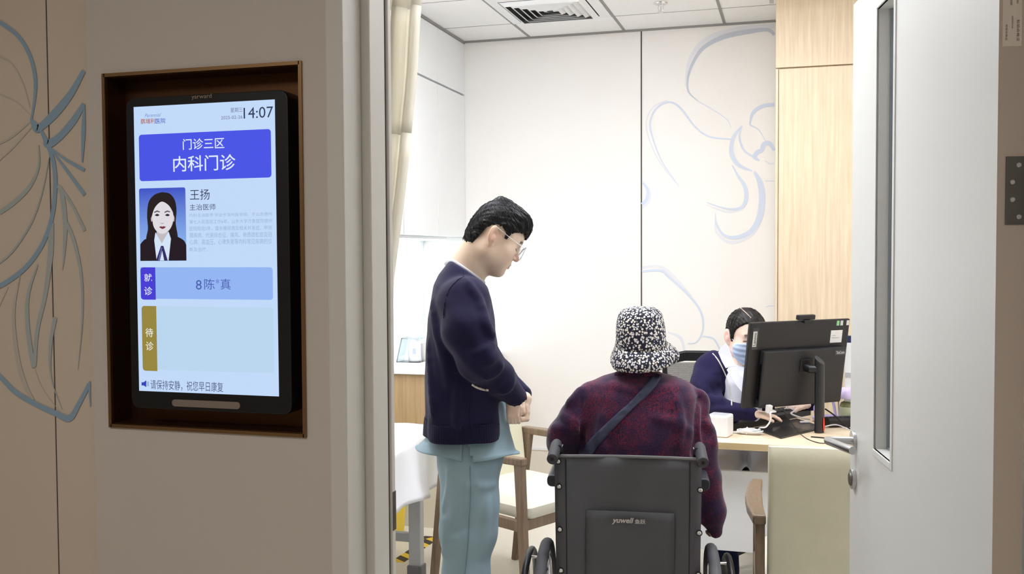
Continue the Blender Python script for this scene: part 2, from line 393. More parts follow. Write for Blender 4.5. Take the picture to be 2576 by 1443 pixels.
for k, (c, mb_) in enumerate(ribbons(co_strokes, YC, 0, 1.35).items()):
    for i, v in enumerate(mb_.v): mb_.v[i] = (min(v[0], PX0-0.001), v[1]-0.0010-0.0003*{'cfade': 0, 'cpale': 1, 'cblue': 2}[c], v[2])
    mb_.build('mural_stroke', M[c], wp)

# ------------------------------------------------------------------ the open door
DA = math.radians(8.8); HX, HY, DW, DT = 0.313, 1.72, 1.06, 0.045
dd = Vector((-math.sin(DA), math.cos(DA), 0)); dn = Vector((math.cos(DA), math.sin(DA), 0)); H0 = Vector((HX, HY, 0))
def doorhit(px, py, off=0.0):
    d = ray(px, py); k = (H0+dn*off-CC).dot(dn)/d.dot(dn); p = CC+d*k; return (p-H0).dot(dd), p.z
def dpt(s, z, off=0.0): return H0 + dd*s + dn*off + Vector((0, 0, z))
sA = doorhit(2202, 600)[0]; sB = doorhit(2246, 600)[0]; zB = doorhit(2202, 1131)[1]; zT = doorhit(2203, 27)[1]
dm = MB()
def dbox(mb, s0, s1, z0, z1, o0, o1):
    return mb.obox(dpt((s0+s1)/2, (z0+z1)/2, (o0+o1)/2), dd, dn, (0, 0, 1), (s1-s0)/2, (o1-o0)/2, (z1-z0)/2)
dbox(dm, 0, sB, 0.01, 2.15, 0, DT); dbox(dm, sA, DW, 0.01, 2.15, 0, DT); dbox(dm, sB, sA, 0.01, zB, 0, DT); dbox(dm, sB, sA, zT, 2.15, 0, DT)
door = dm.build('door_1', M['door'], kind='structure'); 
bd = MB(); q = 0.016
dbox(bd, sB-q, sB, zB-q, zT+q, -0.003, 0.006); dbox(bd, sA, sA+q*0.2, zB-q, zT+q, -0.001, 0.006); dbox(bd, sB, sA, zB-q, zB, -0.003, 0.006); dbox(bd, sB, sA, zT, zT+q, -0.003, 0.006)
bd.build('window_bead', M['door'], door, bevel=0.0015)
dbox(MB(), sB, sA, zB, zT, 0.034, 0.037).build('window_glass', M['glass'], door)
gs = MB(); dbox(gs, sA-0.004, sA, zB, zT, 0.030, 0.042); dbox(gs, sB, sA, zB, zB+0.004, 0.030, 0.042)
gs.build('glazing_seal', mat('glazing_seal', (138, 148, 156), 0.5), door)
ebb = MB().obox(H0+dn*(DT/2)-dd*0.0006+Vector((0, 0, 1.08)), dn, dd, (0, 0, 1), DT/2, 0.0006, 1.07).build('edge_strip', mat('edge_shade_taupe', (196, 182, 168), 0.5), door)  # same door paint; darker colour puts the shade on the corridor-facing edge
hz = doorhit(2150, 1107)[1]; hs = DW-0.055
MB().add(*(lambda m: (m.v, m.f))(MB().tube([dpt(hs, hz, 0.0), dpt(hs, hz, -0.009)], 0.026, 28))).build('handle_rosette', M['steel'], door, smooth=True, bevel=0.001)
lev = spline([dpt(hs, hz, -0.008), dpt(hs, hz, -0.060)], 3)[:-1] + [dpt(hs, hz, -0.064), dpt(hs-0.004, hz, -0.071), dpt(hs-0.012, hz, -0.072)] + [dpt(hs-0.135, hz, -0.034)]
MB().tube(lev, 0.0105, 18).build('lever_handle', M['steel'], door, smooth=True, bevel=0.0008)
kz = doorhit(2146, 1200)[1]
MB().tube([dpt(hs, kz, 0), dpt(hs, kz, -0.010)], 0.027, 28).build('lock_ring', M['steel'], door, smooth=True, bevel=0.001)
MB().tube([dpt(hs, kz, -0.008), dpt(hs, kz, -0.014)], [0.020, 0.016], 24).build('lock_turn', M['darksteel'], door, smooth=True)
# hinge leaf and sticker on the hinge edge of the door (faces the corridor)
def edge(px, py):
    d = ray(px, py); k = (H0-CC).dot(dd)/d.dot(dd); p = CC+d*k; return (p-H0).dot(dn), p.z
ea, ez1 = edge(2529, 394); _, ez0 = edge(2529, 565)
hg = MB(); 
def ebox(mb, a0, a1, z0, z1, t0, t1): return mb.obox(H0+dn*((a0+a1)/2)+dd*((t0+t1)/2)+Vector((0, 0, (z0+z1)/2)), dn, dd, (0, 0, 1), (a1-a0)/2, abs(t1-t0)/2, (z1-z0)/2)
hge = ebox(hg, ea, DT, ez0, ez1, -0.0036, -0.0012).build('hinge', M['darksteel'], door, bevel=0.0006)
for px, py in ((2562, 415), (2546, 458), (2546, 502), (2562, 545)):
    a, z = edge(px, py); c = H0+dn*a+Vector((0, 0, z))
    MB().tube([c-dd*0.0036, c-dd*0.0047], [0.0042, 0.003], 14).build('screw', M['steel'], hge, smooth=True)
a0, z1 = edge(2523, -60); a1, z0 = edge(2569, 116)
stk = ebox(MB(), a0, a1, z0, z1, -0.0018, -0.0012).build('sticker', mat('beige_sticker', (226, 214, 200), 0.6), door)
for (xa, ya, xb, yb) in ((2528, 62, 2534, 102), (2544, 40, 2548, 72), (2556, 50, 2564, 104), (2540, 0, 2546, 14), (2556, -10, 2562, 10)):
    aa, za = edge(xa, yb); ab, zb = edge(xb, ya); nchar = 5
    O = H0+dn*aa-dd*0.0021+Vector((0, 0, za))
    text_fit('检验合格证' if xb-xa > 5 else '20250226', H0+dn*aa-dd*0.0021+Vector((0, 0, zb)), Vector((0, 0, za-zb)), dn*(ab-aa)).build('print', M['dkgrey'], stk)

# ------------------------------------------------------------------ wardrobe of light oak on the right
YW = 5.40; wx0 = atY(1950, 500, YW).x; wsz = atY(2143, 161, YW).z; wgx = atY(1957, 500, YW).x
wr = thing('wardrobe', 'tall light oak built-in wardrobe behind the desk and monitor', 'wardrobe', (0.4, 5.68, 0))
MB().box(wx0, XR, YW+0.02, YF-0.02, 0.0, CZ-0.004).build('carcass', M['woodcab'], wr)
MB().box(wx0, wgx-0.001, YW, YW+0.02, 0.0, wsz-0.004).build('stile', M['woodcab'], wr, bevel=0.001)
MB().box(wgx+0.003, 0.40, YW, YW+0.018, 0.08, wsz-0.006).build('door', M['woodcab'], wr, bevel=0.001)
MB().box(0.404, XR, YW, YW+0.018, 0.08, wsz-0.006).build('door', M['woodcab'], wr, bevel=0.001)
MB().box(wx0, XR, YW, YW+0.018, wsz+0.002, CZ-0.006).build('top_panel', M['woodcab'], wr, bevel=0.001)

# ------------------------------------------------------------------ left run: wall cabinets, counter, splashback
CX = -2.035; cz0 = atY(1172, 595, YF).z; czs = atX(1170, 241, CX).z
uc = thing('wall_cabinet', 'white wall cabinet reaching the ceiling over the counter', 'cabinet', (-2.18, 5.4, cz0))
MB().box(XL, CX-0.02, 4.97, YF-0.002, cz0, CZ-0.016).build('carcass', M['white'], uc)
for y0, y1 in ((4.97, 5.463), (5.467, YF-0.003)):
    MB().box(CX-0.018, CX, y0, y1, cz0, czs-0.006).build('door', M['white'], uc, bevel=0.0015)
    MB().box(CX-0.018, CX, y0, y1+0.001, czs+0.006, CZ-0.018).build('upper_door', M['white'], uc, bevel=0.0008)
MB().box(XL, CX+0.006, 4.95, YF-0.001, CZ-0.016, CZ-0.001).build('cornice', M['ceilgap'], uc)
ul = thing('under_cabinet_light', 'slim lit strip lamp under the white wall cabinet', 'lamp', (-2.2, 5.4, cz0))
MB().box(XL+0.03, -2.13, 5.02, 5.86, cz0-0.018, cz0-0.001).build('housing', M['white'], ul)
MB().box(XL+0.035, -2.135, 5.03, 5.85, cz0-0.024, cz0-0.018).build('diffuser', emit('strip_light', (240, 250, 255), 9.0), ul)
ct = thing('sink_counter', 'white counter on an oak base cabinet at the left wall', 'counter', (-2.05, 5.4, 0))
tz = atY(1030, 936, 4.87).z
MB().box(XL+0.001, -1.78, 4.87, YF-0.015, tz-0.012, tz+0.012).build('worktop', M['counter'], ct, bevel=0.003)
MB().box(XL+0.001, -1.80, 4.89, YF-0.015, 0.25, tz-0.015).build('base_cabinet', M['woodcabx'], ct, bevel=0.002)
MB().box(XL+0.001, -1.84, 4.90, YF-0.02, 0.0, 0.25).build('plinth', M['floor'], ct)
sp = MB().box(XL+0.002, XL+0.007, 4.88, YF-0.008, tz+0.013, cz0-0.003).build('splashback', M['splash'])
tag(sp, 'pale blue glass splashback above the white counter', 'splashback')
# bottles by the sink
pb = atY(1043, 892, 5.25); pb = Vector((pb.x, 5.25, tz+0.012))
sb = thing('soap_bottle', 'white pump bottle standing in the clear holder on the counter', 'bottle', pb)
MB().lathe([(0.034, 0.004), (0.037, 0.01), (0.037, 0.11), (0.030, 0.13), (0.014, 0.14), (0.014, 0.15)], pb, 24).build('bottle', mat('white_plastic', (246, 247, 250), 0.3), sb, smooth=True)
MB().lathe([(0.014, 0.15), (0.015, 0.168), (0.011, 0.178), (0.004, 0.184), (0.004, 0.20)], pb, 16).tube([pb+Vector((-0.012, 0, 0.203)), pb+Vector((0.035, 0, 0.202)), pb+Vector((0.052, 0, 0.194))], [0.008, 0.006, 0.004], 10).build('pump', MATS['white_plastic'], sb, smooth=True)
MB().obox(pb+Vector((0.012, -0.0365, 0.065)), (1, 0, 0), (0, 1, 0), (0, 0, 1), 0.010, 0.0006, 0.016).build('label', mat('pale_blue_label', (190, 200, 236), 0.5), sb)
hb = Vector((pb.x-0.01, 5.25, tz+0.012))
MB().poly([hb+Vector(p) for p in ((-0.085, -0.05, 0), (-0.078, -0.05, 0), (-0.045, -0.05, 0.14), (-0.052, -0.05, 0.14))], (0, 0.10, 0)).box(hb.x-0.05, hb.x+0.06, hb.y-0.05, hb.y+0.05, hb.z+0.136, hb.z+0.140).box(hb.x-0.08, hb.x+0.06, hb.y-0.05, hb.y+0.05, hb.z, hb.z+0.003).build('bottle_holder', M['acrylic'])
tag(bpy.data.objects['bottle_holder'], 'clear slanted acrylic holder around the pump bottle', 'holder')
cupc = Vector((atY(1071, 870, 5.32).x, 5.32, tz+0.012))
cp_ = MB().lathe([(0.026, 0), (0.034, 0.10), (0.031, 0.10), (0.024, 0.004)], cupc, 20).build('paper_cup', mat('grey_white_paper', (222, 220, 214), 0.6), smooth=True)
tag(cp_, 'small off-white cup beside the pump bottle', 'cup')

# ------------------------------------------------------------------ ceiling fittings
for (lx, ly) in ((-1.3, 4.08), (-0.1, 4.08), (-1.3, 2.88), (-0.1, 2.88)):
    L_ = thing('ceiling_light', {(-1.3, 4.08): 'square ceiling light panel over the bed side', (-0.1, 4.08): 'square ceiling light panel over the desk', (-1.3, 2.88): 'square ceiling light panel inside the doorway on the left', (-0.1, 2.88): 'square ceiling light panel just inside the open door'}[(lx, ly)], 'ceiling light', (lx, ly, CZ))
    f = MB()
    for s in (-1, 1): f.box(lx-0.297, lx+0.297, ly+s*0.287-0.01, ly+s*0.287+0.01, CZ-0.012, CZ-0.004).box(lx+s*0.287-0.01, lx+s*0.287+0.01, ly-0.277, ly+0.277, CZ-0.012, CZ-0.004)
    f.build('frame', M['white'], L_)
    MB().box(lx-0.277, lx+0.277, ly-0.277, ly+0.277, CZ-0.045, CZ-0.004).build('diffuser', MATS.get('panel_light') or emit('panel_light', (246, 249, 255), PANEL_W), L_)  # unseen; hung below the ceiling so its added glowing sides brighten the tiles
vt = thing('air_vent', 'white square four-way ceiling air diffuser', 'vent', (-1.3, 5.28, CZ))
vf = MB(); c = (-1.3, 5.28)
def ring(mb, ro, ri, zo, zi):
    k = len(mb.v); mb.v += [(c[0]+sx*r, c[1]+sy*r, z) for r, z in ((ro, zo), (ri, zi)) for sx, sy in ((-1, -1), (1, -1), (1, 1), (-1, 1))]
    for i in range(4): mb.f.append((k+i, k+(i+1) % 4, k+4+(i+1) % 4, k+4+i))
ring(vf, 0.292, 0.235, CZ-0.006, CZ-0.010); ring(vf, 0.292, 0.291, CZ-0.006, CZ)
vf.build('frame', M['white'], vt, solid=0.002)
MB().box(c[0]-0.235, c[0]+0.235, c[1]-0.235, c[1]+0.235, CZ-0.003, CZ-0.001).build('duct', mat('duct_dark', (60, 60, 60), 0.9), vt)
for i in range(6):
    v_ = MB(); r = 0.228-0.037*i; ring(v_, r, max(r-0.026, 0.004), CZ-0.012, CZ-0.030 if r > 0.05 else CZ-0.02); v_.build('louvre', M['white'], vt, solid=0.0015)
spx = (-0.70, 5.36)
sk = thing('sprinkler', 'pendent fire sprinkler head in the ceiling', 'sprinkler', (spx[0], spx[1], CZ))
MB().lathe([(0.036, -0.001), (0.034, -0.006), (0.014, -0.009), (0.010, -0.012)], (spx[0], spx[1], CZ), 24).build('escutcheon', M['chrome'], sk, smooth=True)
sk2 = MB()
for s in (-1, 1): sk2.tube([(spx[0]+s*0.009, spx[1], CZ-0.01), (spx[0]+s*0.014, spx[1], CZ-0.028), (spx[0]+s*0.006, spx[1], CZ-0.048)], 0.0022, 8)
sk2.lathe([(0.003, -0.012), (0.004, -0.045)], (spx[0], spx[1], CZ), 8).lathe([(0.018, -0.048), (0.018, -0.0505)], (spx[0], spx[1], CZ), 20)
sk2.build('deflector', M['chrome'], sk, smooth=True)
bx = atY(1944, 10, 5.2)
br_ = MB().box(bx.x-0.012, bx.x+0.004, 5.0, 5.3, CZ-0.05, CZ-0.001).box(bx.x-0.018, bx.x+0.004, 5.2, 5.3, CZ-0.062, CZ-0.05).build('wall_bracket', M['steel'], bevel=0.001)
tag(br_, 'small grey metal bracket hanging from the ceiling beside the wardrobe', 'bracket')

# ------------------------------------------------------------------ curtain
def curtain_rows(ys, xr, Y0, xl, amp, nf, n=150, zmin=None):
    V = []
    for y in ys:
        R_ = atY(np.interp(y, [p[0] for p in xr], [p[1] for p in xr]), y, Y0); Lx = xl
        row = []
        for i in range(n+1):
            t = i/n; x = Lx+(R_.x-Lx)*t
            ph = 2*math.pi*nf*t
            row.append((x + 0.006*math.sin(ph*2+1), Y0 + amp*math.sin(ph)+0.25*amp*math.sin(2.7*ph+1.3)+0.02*math.sin(y*0.004), R_.z))
        V.append(row)
    mb = MB(); k = n+1
    mb.v = [p for r in V for p in r]
    mb.f = [(a*k+b, a*k+b+1, (a+1)*k+b+1, (a+1)*k+b) for a in range(len(V)-1) for b in range(n)]
    return mb
XRR = [(-420, 1074), (0, 1060), (20, 1053), (180, 1040), (333, 1023), (485, 1008), (590, 996), (700, 984), (1000, 980)]
cu = thing('privacy_curtain', 'cream hospital curtain gathered beside the doorway', 'curtain', (-1.3, 2.35, 0.4))
curtain_rows([-420, -300, -200, -100, -40, 15], XRR, 2.35, -1.6, 0.022, 14).build('heading_band', M['curtain'], cu, smooth='all', solid=0.002)
curtain_rows([15, 60, 120, 180, 240, 300, 333], XRR, 2.35, -1.6, 0.022, 14).build('net_panel', M['net'], cu, smooth='all', solid=0.002)
curtain_rows([333, 400, 485, 540, 590, 650, 700, 850, 1000, 1300, 1500], XRR, 2.35, -1.6, 0.022, 14).build('drape', M['curtain'], cu, smooth='all', solid=0.002)
tr = MB().box(-1.65, -0.85, 2.335, 2.365, CZ-0.03, CZ-0.001).build('curtain_track', M['white']); tag(tr, 'white curtain track on the ceiling above the gathered curtain', 'track')
# ------------------------------------------------------------------ examination bed
bt = thing('examination_bed', 'white enamel examination bed along the left wall', 'bed', (-1.95, 3.5, 0))
MB().box(-2.28, -1.655, 2.45, 4.33, 0.56, 0.655).build('mattress', M['white'], bt, bevel=0.02)
MB().box(-2.26, -1.66, 2.47, 4.31, 0.51, 0.56).build('frame', M['bedmetal'], bt, bevel=0.004)
for lx in (-1.665, -2.24):
    for ly in (2.55, 4.15):
        lg = MB().box(lx-0.032, lx+0.026, ly-0.025, ly+0.025, 0.05, 0.515).build('leg', M['bedmetal'], bt, bevel=0.004)
        MB().box(lx-0.039, lx+0.033, ly-0.032, ly+0.032, 0, 0.055).build('foot', M['greyfoot'], lg, bevel=0.004)
for ly in (2.55, 4.15): MB().box(-2.22, -1.68, ly-0.018, ly+0.018, 0.16, 0.20).build('crossbar', M['bedmetal'], bt, bevel=0.004)
# sheet: profile over the right edge
sv = []; nY = 60; ys = [2.42+(4.36-2.42)*i/nY for i in range(nY+1)]
prof = []
for j in range(13): prof.append((-2.28+0.57*j/12, 0))
for j in range(1, 6):
    a = math.radians(90*j/5); prof.append((-1.705+0.03*math.sin(a)-0.005, j/5*0.001))
mbs = MB(); rows = []
rng = random.Random(4)
for i, y in enumerate(ys):
    row = []; drop = 0.185+0.06*(i/nY) + 0.012*math.sin(i*0.5)
    for j in range(17): row.append((-2.28+0.63*j/16, y, 0.668+0.002*math.sin(j*1.3+i*0.7)))
    for j in range(1, 6):
        a = math.radians(90*j/5); row.append((-1.65+0.035*math.sin(a), y, 0.633+0.035*math.cos(a)))
    for j in range(1, 13):
        t = j/12; row.append((-1.615+t*0.03*math.sin(i*0.42)+t*t*0.03+0.010*t*math.sin(i*1.1), y+0.02*t*math.sin(i*0.2), 0.633-(drop)*t))
    rows.append(row)
m_ = len(rows[0]); mbs.v = [p for r in rows for p in r]
mbs.f = [(a*m_+b, a*m_+b+1, (a+1)*m_+b+1, (a+1)*m_+b) for a in range(nY) for b in range(m_-1)]
bs = mbs.build('bed_sheet', M['sheet'], smooth='all', solid=0.002); tag(bs, 'white sheet draped over the examination bed', 'sheet')
# bin and hazard tape
bc = Vector((-1.985, 4.70, 0))
yb = thing('waste_bin', 'yellow pedal waste bin on the floor behind the bed', 'bin', bc)
k = MB(); k.add([bc+Vector(p) for p in ((-0.10, -0.07, 0.0), (0.0, -0.07, 0.0), (0.0, 0.07, 0.0), (-0.10, 0.07, 0.0), (-0.115, -0.085, 0.36), (0.02, -0.085, 0.36), (0.02, 0.085, 0.36), (-0.115, 0.085, 0.36))],
      [(3, 2, 1, 0), (4, 5, 6, 7), (0, 1, 5, 4), (1, 2, 6, 5), (2, 3, 7, 6), (3, 0, 4, 7)])
k.build('body', M['yellow'], yb, bevel=0.008)
MB().box(bc.x-0.125, bc.x+0.03, bc.y-0.095, bc.y+0.095, 0.36, 0.39).build('lid', M['yellow'], yb, bevel=0.01)
MB().box(bc.x-0.065, bc.x-0.035, bc.y-0.085, bc.y-0.066, 0.0, 0.135).build('pedal', M['yellow2'], yb, bevel=0.006)
M['tapey'] = mat('tape_yellow', (240, 200, 60), 0.5); M['tapeb'] = mat('tape_black', (40, 36, 40), 0.5)
ht = thing('hazard_tape', 'black and yellow striped warning tape stuck on the floor around the bin', 'tape', (-1.83, 4.6, 0))
P1 = atZ(1092, 1354, 0); P0 = Vector((-2.3, P1.y+0.01, 0)); P2 = atZ(1000, 1413, 0)
def tape(A, B, w_, nst):
    A = Vector(A); B = Vector(B); d = (B-A); Ln = d.length; d.normalize(); n = Vector((-d.y, d.x, 0)); z = Vector((0, 0, 0.0012))
    MB().poly([A-n*w_/2, B-n*w_/2, B+n*w_/2, A+n*w_/2], z*0.5).build('yellow_strip', M['tapey'], ht)
    st = MB(); p = Ln/nst
    for i in range(nst):
        a = i*p; s = 0.5*p; sh = min(w_, p*0.4)
        st.poly([A+d*a-n*w_/2, A+d*(a+s)-n*w_/2, A+d*(a+s+sh)+n*w_/2, A+d*(a+sh)+n*w_/2], z)
    st.build('black_stripes', M['tapeb'], ht)
tape(P0+Vector((0, 0.0, 0)), P1, 0.06, 5); tape(P1+Vector((-0.01, -0.02, 0)), P2, 0.065, 4)
# ================================================================== WALL DISPLAY
YS = 1.583; YP = YS-0.0006
ni = MB(); tk = 0.0035
ni.box(nx0+tk, nx1-tk, ND-tk, ND-0.0005, nz0+tk, nz1-tk)
ni.box(nx0+0.0005, nx0+tk, 1.581, ND-0.0005, nz0+0.0005, nz1-0.0005).box(nx1-tk, nx1-0.0005, 1.581, ND-0.0005, nz0+0.0005, nz1-0.0005)
ni.box(nx0+tk, nx1-tk, 1.581, ND-0.0005, nz0+0.0005, nz0+tk).box(nx0+tk, nx1-tk, 1.581, ND-0.0005, nz1-tk, nz1-0.0005)
dn_ = thing('display_niche', 'bronze metal recess with brass rim in the corridor wall around the screen', 'niche', ((nx0+nx1)/2, 1.6, nz0))
ni.build('liner', M['bronze'], dn_)
rm = MB(); e = 0.0045
rm.box(nx0-e, nx0+0.002, 1.5755, 1.5795, nz0-e, nz1+e).box(nx1-0.002, nx1+e, 1.5755, 1.5795, nz0-e, nz1+e).box(nx0, nx1, 1.5755, 1.5795, nz0-e, nz0+0.002).box(nx0, nx1, 1.5755, 1.5795, nz1-0.002, nz1+e)
rm.build('rim', M['brass'], dn_)
A = atY(316, 252, YS); B = atY(724, 213, YS); D_ = atY(333, 1028, YS)
fx0, fx1 = atY(323, 640, YS).x, atY(729, 640, YS).x; fz1, fz0 = (atY(315, 258, YS).z+atY(722, 214, YS).z)/2, (atY(333, 1027, YS).z+atY(736, 1042, YS).z)/2
ds = thing('door_display', 'black portrait information screen mounted in the corridor wall', 'screen', ((fx0+fx1)/2, 1.6, fz0))
pr = rounded_rect(fx0, fx1, fz0, fz1, 0.018, 6)
MB().poly([(x, YS, z) for x, z in pr], (0, ND-tk-YS-0.004, 0)).build('case', M['black'], ds, bevel=0.002)
def SP(px, py, k=0): return atY(px, py, YP-0.00025*k)
def scr_rect(p, k):       # px x0,y0(left top),y0r, x1, yb left, yb right -> axis aligned rect on the screen plane
    a, b = SP(*p[0:2]), SP(*p[2:4]); return a.x, b.x, b.z, a.z
x0_, x1_ = SP(343, 620).x, SP(696.5, 620).x; zt_, zb_ = (SP(337, 270).z+SP(691, 249).z)/2, (SP(350, 982).z+SP(700, 997).z)/2
panel = MB().quad(*[(x, YP, z) for x, z in ((x0_, zb_), (x1_, zb_), (x1_, zt_), (x0_, zt_))])
ES = 0.92
scr = panel.build('screen', emit('screen_pale_blue', (196, 220, 252), ES), ds)
def flat(name, pts, col, k, s=ES):   # pts: px list on the screen
    n = 'screen_%02x%02x%02x' % col
    m = MATS.get(n) or emit(n, col, s)
    return MB().quad(*[SP(p[0], p[1], k) for p in pts]).build(name, m, scr)
def rrect(name, a, b, col, k, r=0.006, left=True, right=True):
    A_, B_ = SP(*a, k), SP(*b, k); n = 'screen_%02x%02x%02x' % col; m = MATS.get(n) or emit(n, col, ES)
    P = rounded_rect(min(A_.x, B_.x), max(A_.x, B_.x), min(A_.z, B_.z), max(A_.z, B_.z), r, 4)
    xm0, xm1 = min(A_.x, B_.x), max(A_.x, B_.x)
    if not right: P = [(xm1 if x > (xm0+xm1)/2 else x, z) for x, z in P]
    if not left: P = [(xm0 if x < (xm0+xm1)/2 else x, z) for x, z in P]
    return MB().quad(*[(x, A_.y, z) for x, z in P]).build(name, m, scr)
def stext(txt, a, b, col, k=2, **kw):   # a = lower-left px, b = upper-right px
    A_, B_ = SP(*a, k), SP(*b, k); n = 'ink_%02x%02x%02x' % col; m = MATS.get(n) or emit(n, col, ES)
    return text_fit(txt, A_, Vector((B_.x-A_.x, 0, 0)), Vector((0, 0, B_.z-A_.z)), **kw).build('lettering', m, scr)
mid = lambda a, b: ((a+b)/2)
rrect('banner', (349, 339), (683, 446), (72, 84, 232), 1)
stext('门诊三区', (460, 377), (564, 345), (226, 238, 255), bold=0.008)
stext('内科门诊', (436, 432), (592, 387), (226, 238, 255), bold=0.008)
stext('14:07', (613, 298.5), (687, 267), (48, 58, 90))
stext('星期三', (580, 283), (610, 269.5), (104, 112, 146)); stext('2025-02-26', (556, 300.5), (610, 289.5), (112, 120, 152))
stext('Perennial', (364, 295), (405, 284), (118, 140, 214), shear=0.4)
stext('鹏瑞利', (354, 312), (390, 297), (176, 104, 88), bold=0.01); stext('医院', (391, 311), (416, 296.5), (100, 116, 200), bold=0.01)
stext('王扬', (478, 503), (527, 475), (56, 62, 90)); stext('主治医师', (477, 529), (542, 512), (66, 74, 106))
para = ['内科主治医师 毕业于滨州医学院，于山东德州', '第七人民医院工作6年，山东大学齐鲁医院德州', '医院规培3年，擅长糖尿病及相关并发症、甲状', '腺疾病、代谢综合征、痛风、骨质疏松症及冠', '心病、高血压、心律失常等内科常见疾病的诊', '断及治疗。']
for i, t in enumerate(para):
    y = 540+17.3*i; yr = 538+16.6*i
    stext(t, (477, y+6), (684 if i < 5 else 522, yr-5 if i < 5 else y-5), (156, 178, 216))
rrect('current_patient_panel', (353, 672), (687, 754), (148, 184, 246), 1, left=False)
rrect('current_patient_tab', (353, 672), (392, 753.5), (70, 60, 214), 2, right=False)
stext('就', (363, 708), (382, 688), (226, 232, 250), 3, bold=0.01); stext('诊', (363, 742), (383, 721), (226, 232, 250), 3, bold=0.01)
stext('8', (493, 728), (507, 704), (76, 94, 176)); stext('陈', (514, 728), (540, 701), (76, 94, 176)); stext('*', (543, 713), (551, 701), (76, 94, 176)); stext('真', (555, 728), (580, 701), (76, 94, 176))
rrect('waiting_panel', (356, 769), (690, 939), (188, 216, 242), 1, left=False)
rrect('waiting_tab', (356, 769), (396, 933), (152, 136, 62), 2, right=False)
stext('待', (366, 847), (385, 825), (232, 232, 222), 3, bold=0.01); stext('诊', (367, 881), (386, 859), (232, 232, 222), 3, bold=0.01)
stext('请保持安静，祝您早日康复', (379, 979), (561, 961), (74, 88, 130))
flat('speaker_icon', [(356, 961), (361, 961), (368, 956), (368, 973), (361, 969), (356, 969)], (52, 66, 190), 2)
for x in (370, 373): flat('speaker_icon', [(x, 959), (x+1.2, 959), (x+1.2, 971), (x, 971)], (100, 120, 200), 2)
# staff portrait on the screen: a flat picture
def grad(name, lo, hi, z0, z1):
    m = bpy.data.materials.new(name); m.use_nodes = True; N = m.node_tree.nodes; L = m.node_tree.links; b = N['Principled BSDF']
    b.inputs['Base Color'].default_value = (0.01, 0.01, 0.01, 1); b.inputs['Emission Strength'].default_value = ES
    tc = N.new('ShaderNodeTexCoord'); sp = N.new('ShaderNodeSeparateXYZ'); L.new(tc.outputs['Object'], sp.inputs[0])
    r = N.new('ShaderNodeMapRange'); r.inputs['From Min'].default_value = z0; r.inputs['From Max'].default_value = z1; L.new(sp.outputs['Z'], r.inputs['Value'])
    c = N.new('ShaderNodeValToRGB'); c.color_ramp.elements[0].color = lin(lo); c.color_ramp.elements[1].color = lin(hi); L.new(r.outputs[0], c.inputs[0]); L.new(c.outputs[0], b.inputs['Emission Color'])
    MATS[name] = m; return m
pz1, pz0 = SP(351, 474).z, SP(353, 656).z
P = rounded_rect(SP(351.5, 560).x, SP(468, 560).x, pz0, pz1, 0.004, 3)
xm = (P[0][0]+P[8][0])/2
MB().quad(*[(x, YP-0.0003, (z if z > (pz0+pz1)/2 else pz0)) for x, z in P]).build('portrait_backdrop', grad('portrait_blue', (150, 196, 250), (58, 80, 200), pz0, pz1), scr)
def fsm(name, pts, col, k, n=6): 
    S = spline(pts+[pts[0]], n)[:-1]; return flat(name, S, col, k)
fsm('portrait_hair', [(407, 483), (388, 490), (374, 508), (370, 540), (372, 575), (368, 600), (378, 615), (400, 622), (430, 620), (446, 610), (447, 592), (442, 560), (444, 530), (440, 504), (427, 487)], (34, 24, 28), 2)
flat('portrait_jacket', spline([(353, 614), (364, 602), (382, 596), (394, 590)], 4)+spline([(424, 588), (444, 594), (462, 604), (468.5, 616)], 4)+[(469, 655), (353, 656)], (30, 18, 30), 3)
flat('portrait_neck', [(396, 568), (421, 568), (424, 600), (408, 620), (392, 600)], (196, 190, 196), 4)
flat('portrait_collar', [(391, 584), (407, 612), (424, 582), (430, 600), (424, 655), (394, 655), (388, 604)], (214, 230, 250), 5)
fsm('portrait_face', [(383, 548), (384, 528), (392, 512), (406, 507), (422, 511), (433, 526), (436, 547), (433, 565), (424, 580), (409, 588), (395, 582), (386, 568)], (226, 222, 228), 5)
for x in (381.5, 436.5): fsm('portrait_ear', [(x-2.5, 545), (x, 541), (x+2.5, 545), (x+1.5, 556), (x-1, 556)], (206, 190, 196), 4)
fsm('portrait_fringe', [(407, 500), (390, 504), (378, 520), (374, 552), (380, 548), (388, 525), (398, 512), (409, 507), (424, 516), (434, 532), (441, 552), (442, 528), (434, 508), (420, 500)], (34, 24, 28), 7)
for (a, b) in ((388, 402), (414, 428)):
    flat('portrait_eyebrow', [(a, 532.5), (a+7, 529), (b, 531.5), (b, 534), (a+7, 532.4), (a, 535.5)], (90, 76, 84), 6)
    fsm('portrait_eye', [(a+1, 541), (a+7, 537.5), (b-1, 541), (a+7, 543.5)], (44, 34, 44), 6)
flat('portrait_nose', [(403, 559), (408, 561.5), (413, 559), (411.5, 561.5), (408, 563.5), (404.5, 561.5)], (176, 158, 170), 6)
fsm('portrait_lips', [(400, 571), (405, 568.8), (408, 569.8), (411, 568.8), (417, 570.5), (409, 575.5)], (118, 48, 66), 6)
flat('portrait_bow', [(405, 618), (411, 618), (422, 655), (413, 655), (408, 630), (402, 656), (392, 656)], (46, 42, 98), 7)
flat('portrait_bow_fold', [(406, 622), (408, 622), (401, 655), (398, 655)], (110, 116, 180), 8)
stextd = lambda txt, a, b, m, **k: text_fit(txt, atY(a[0], a[1], YS-0.0005), Vector((atY(b[0], b[1], YS).x-atY(a[0], a[1], YS).x, 0, 0)), Vector((0, 0, atY(b[0], b[1], YS).z-atY(a[0], a[1], YS).z)), **k).build('maker_name', m, ds)
stextd('yarward', (482, 252), (532, 235), mat('badge_silver', (168, 150, 132), 0.5))
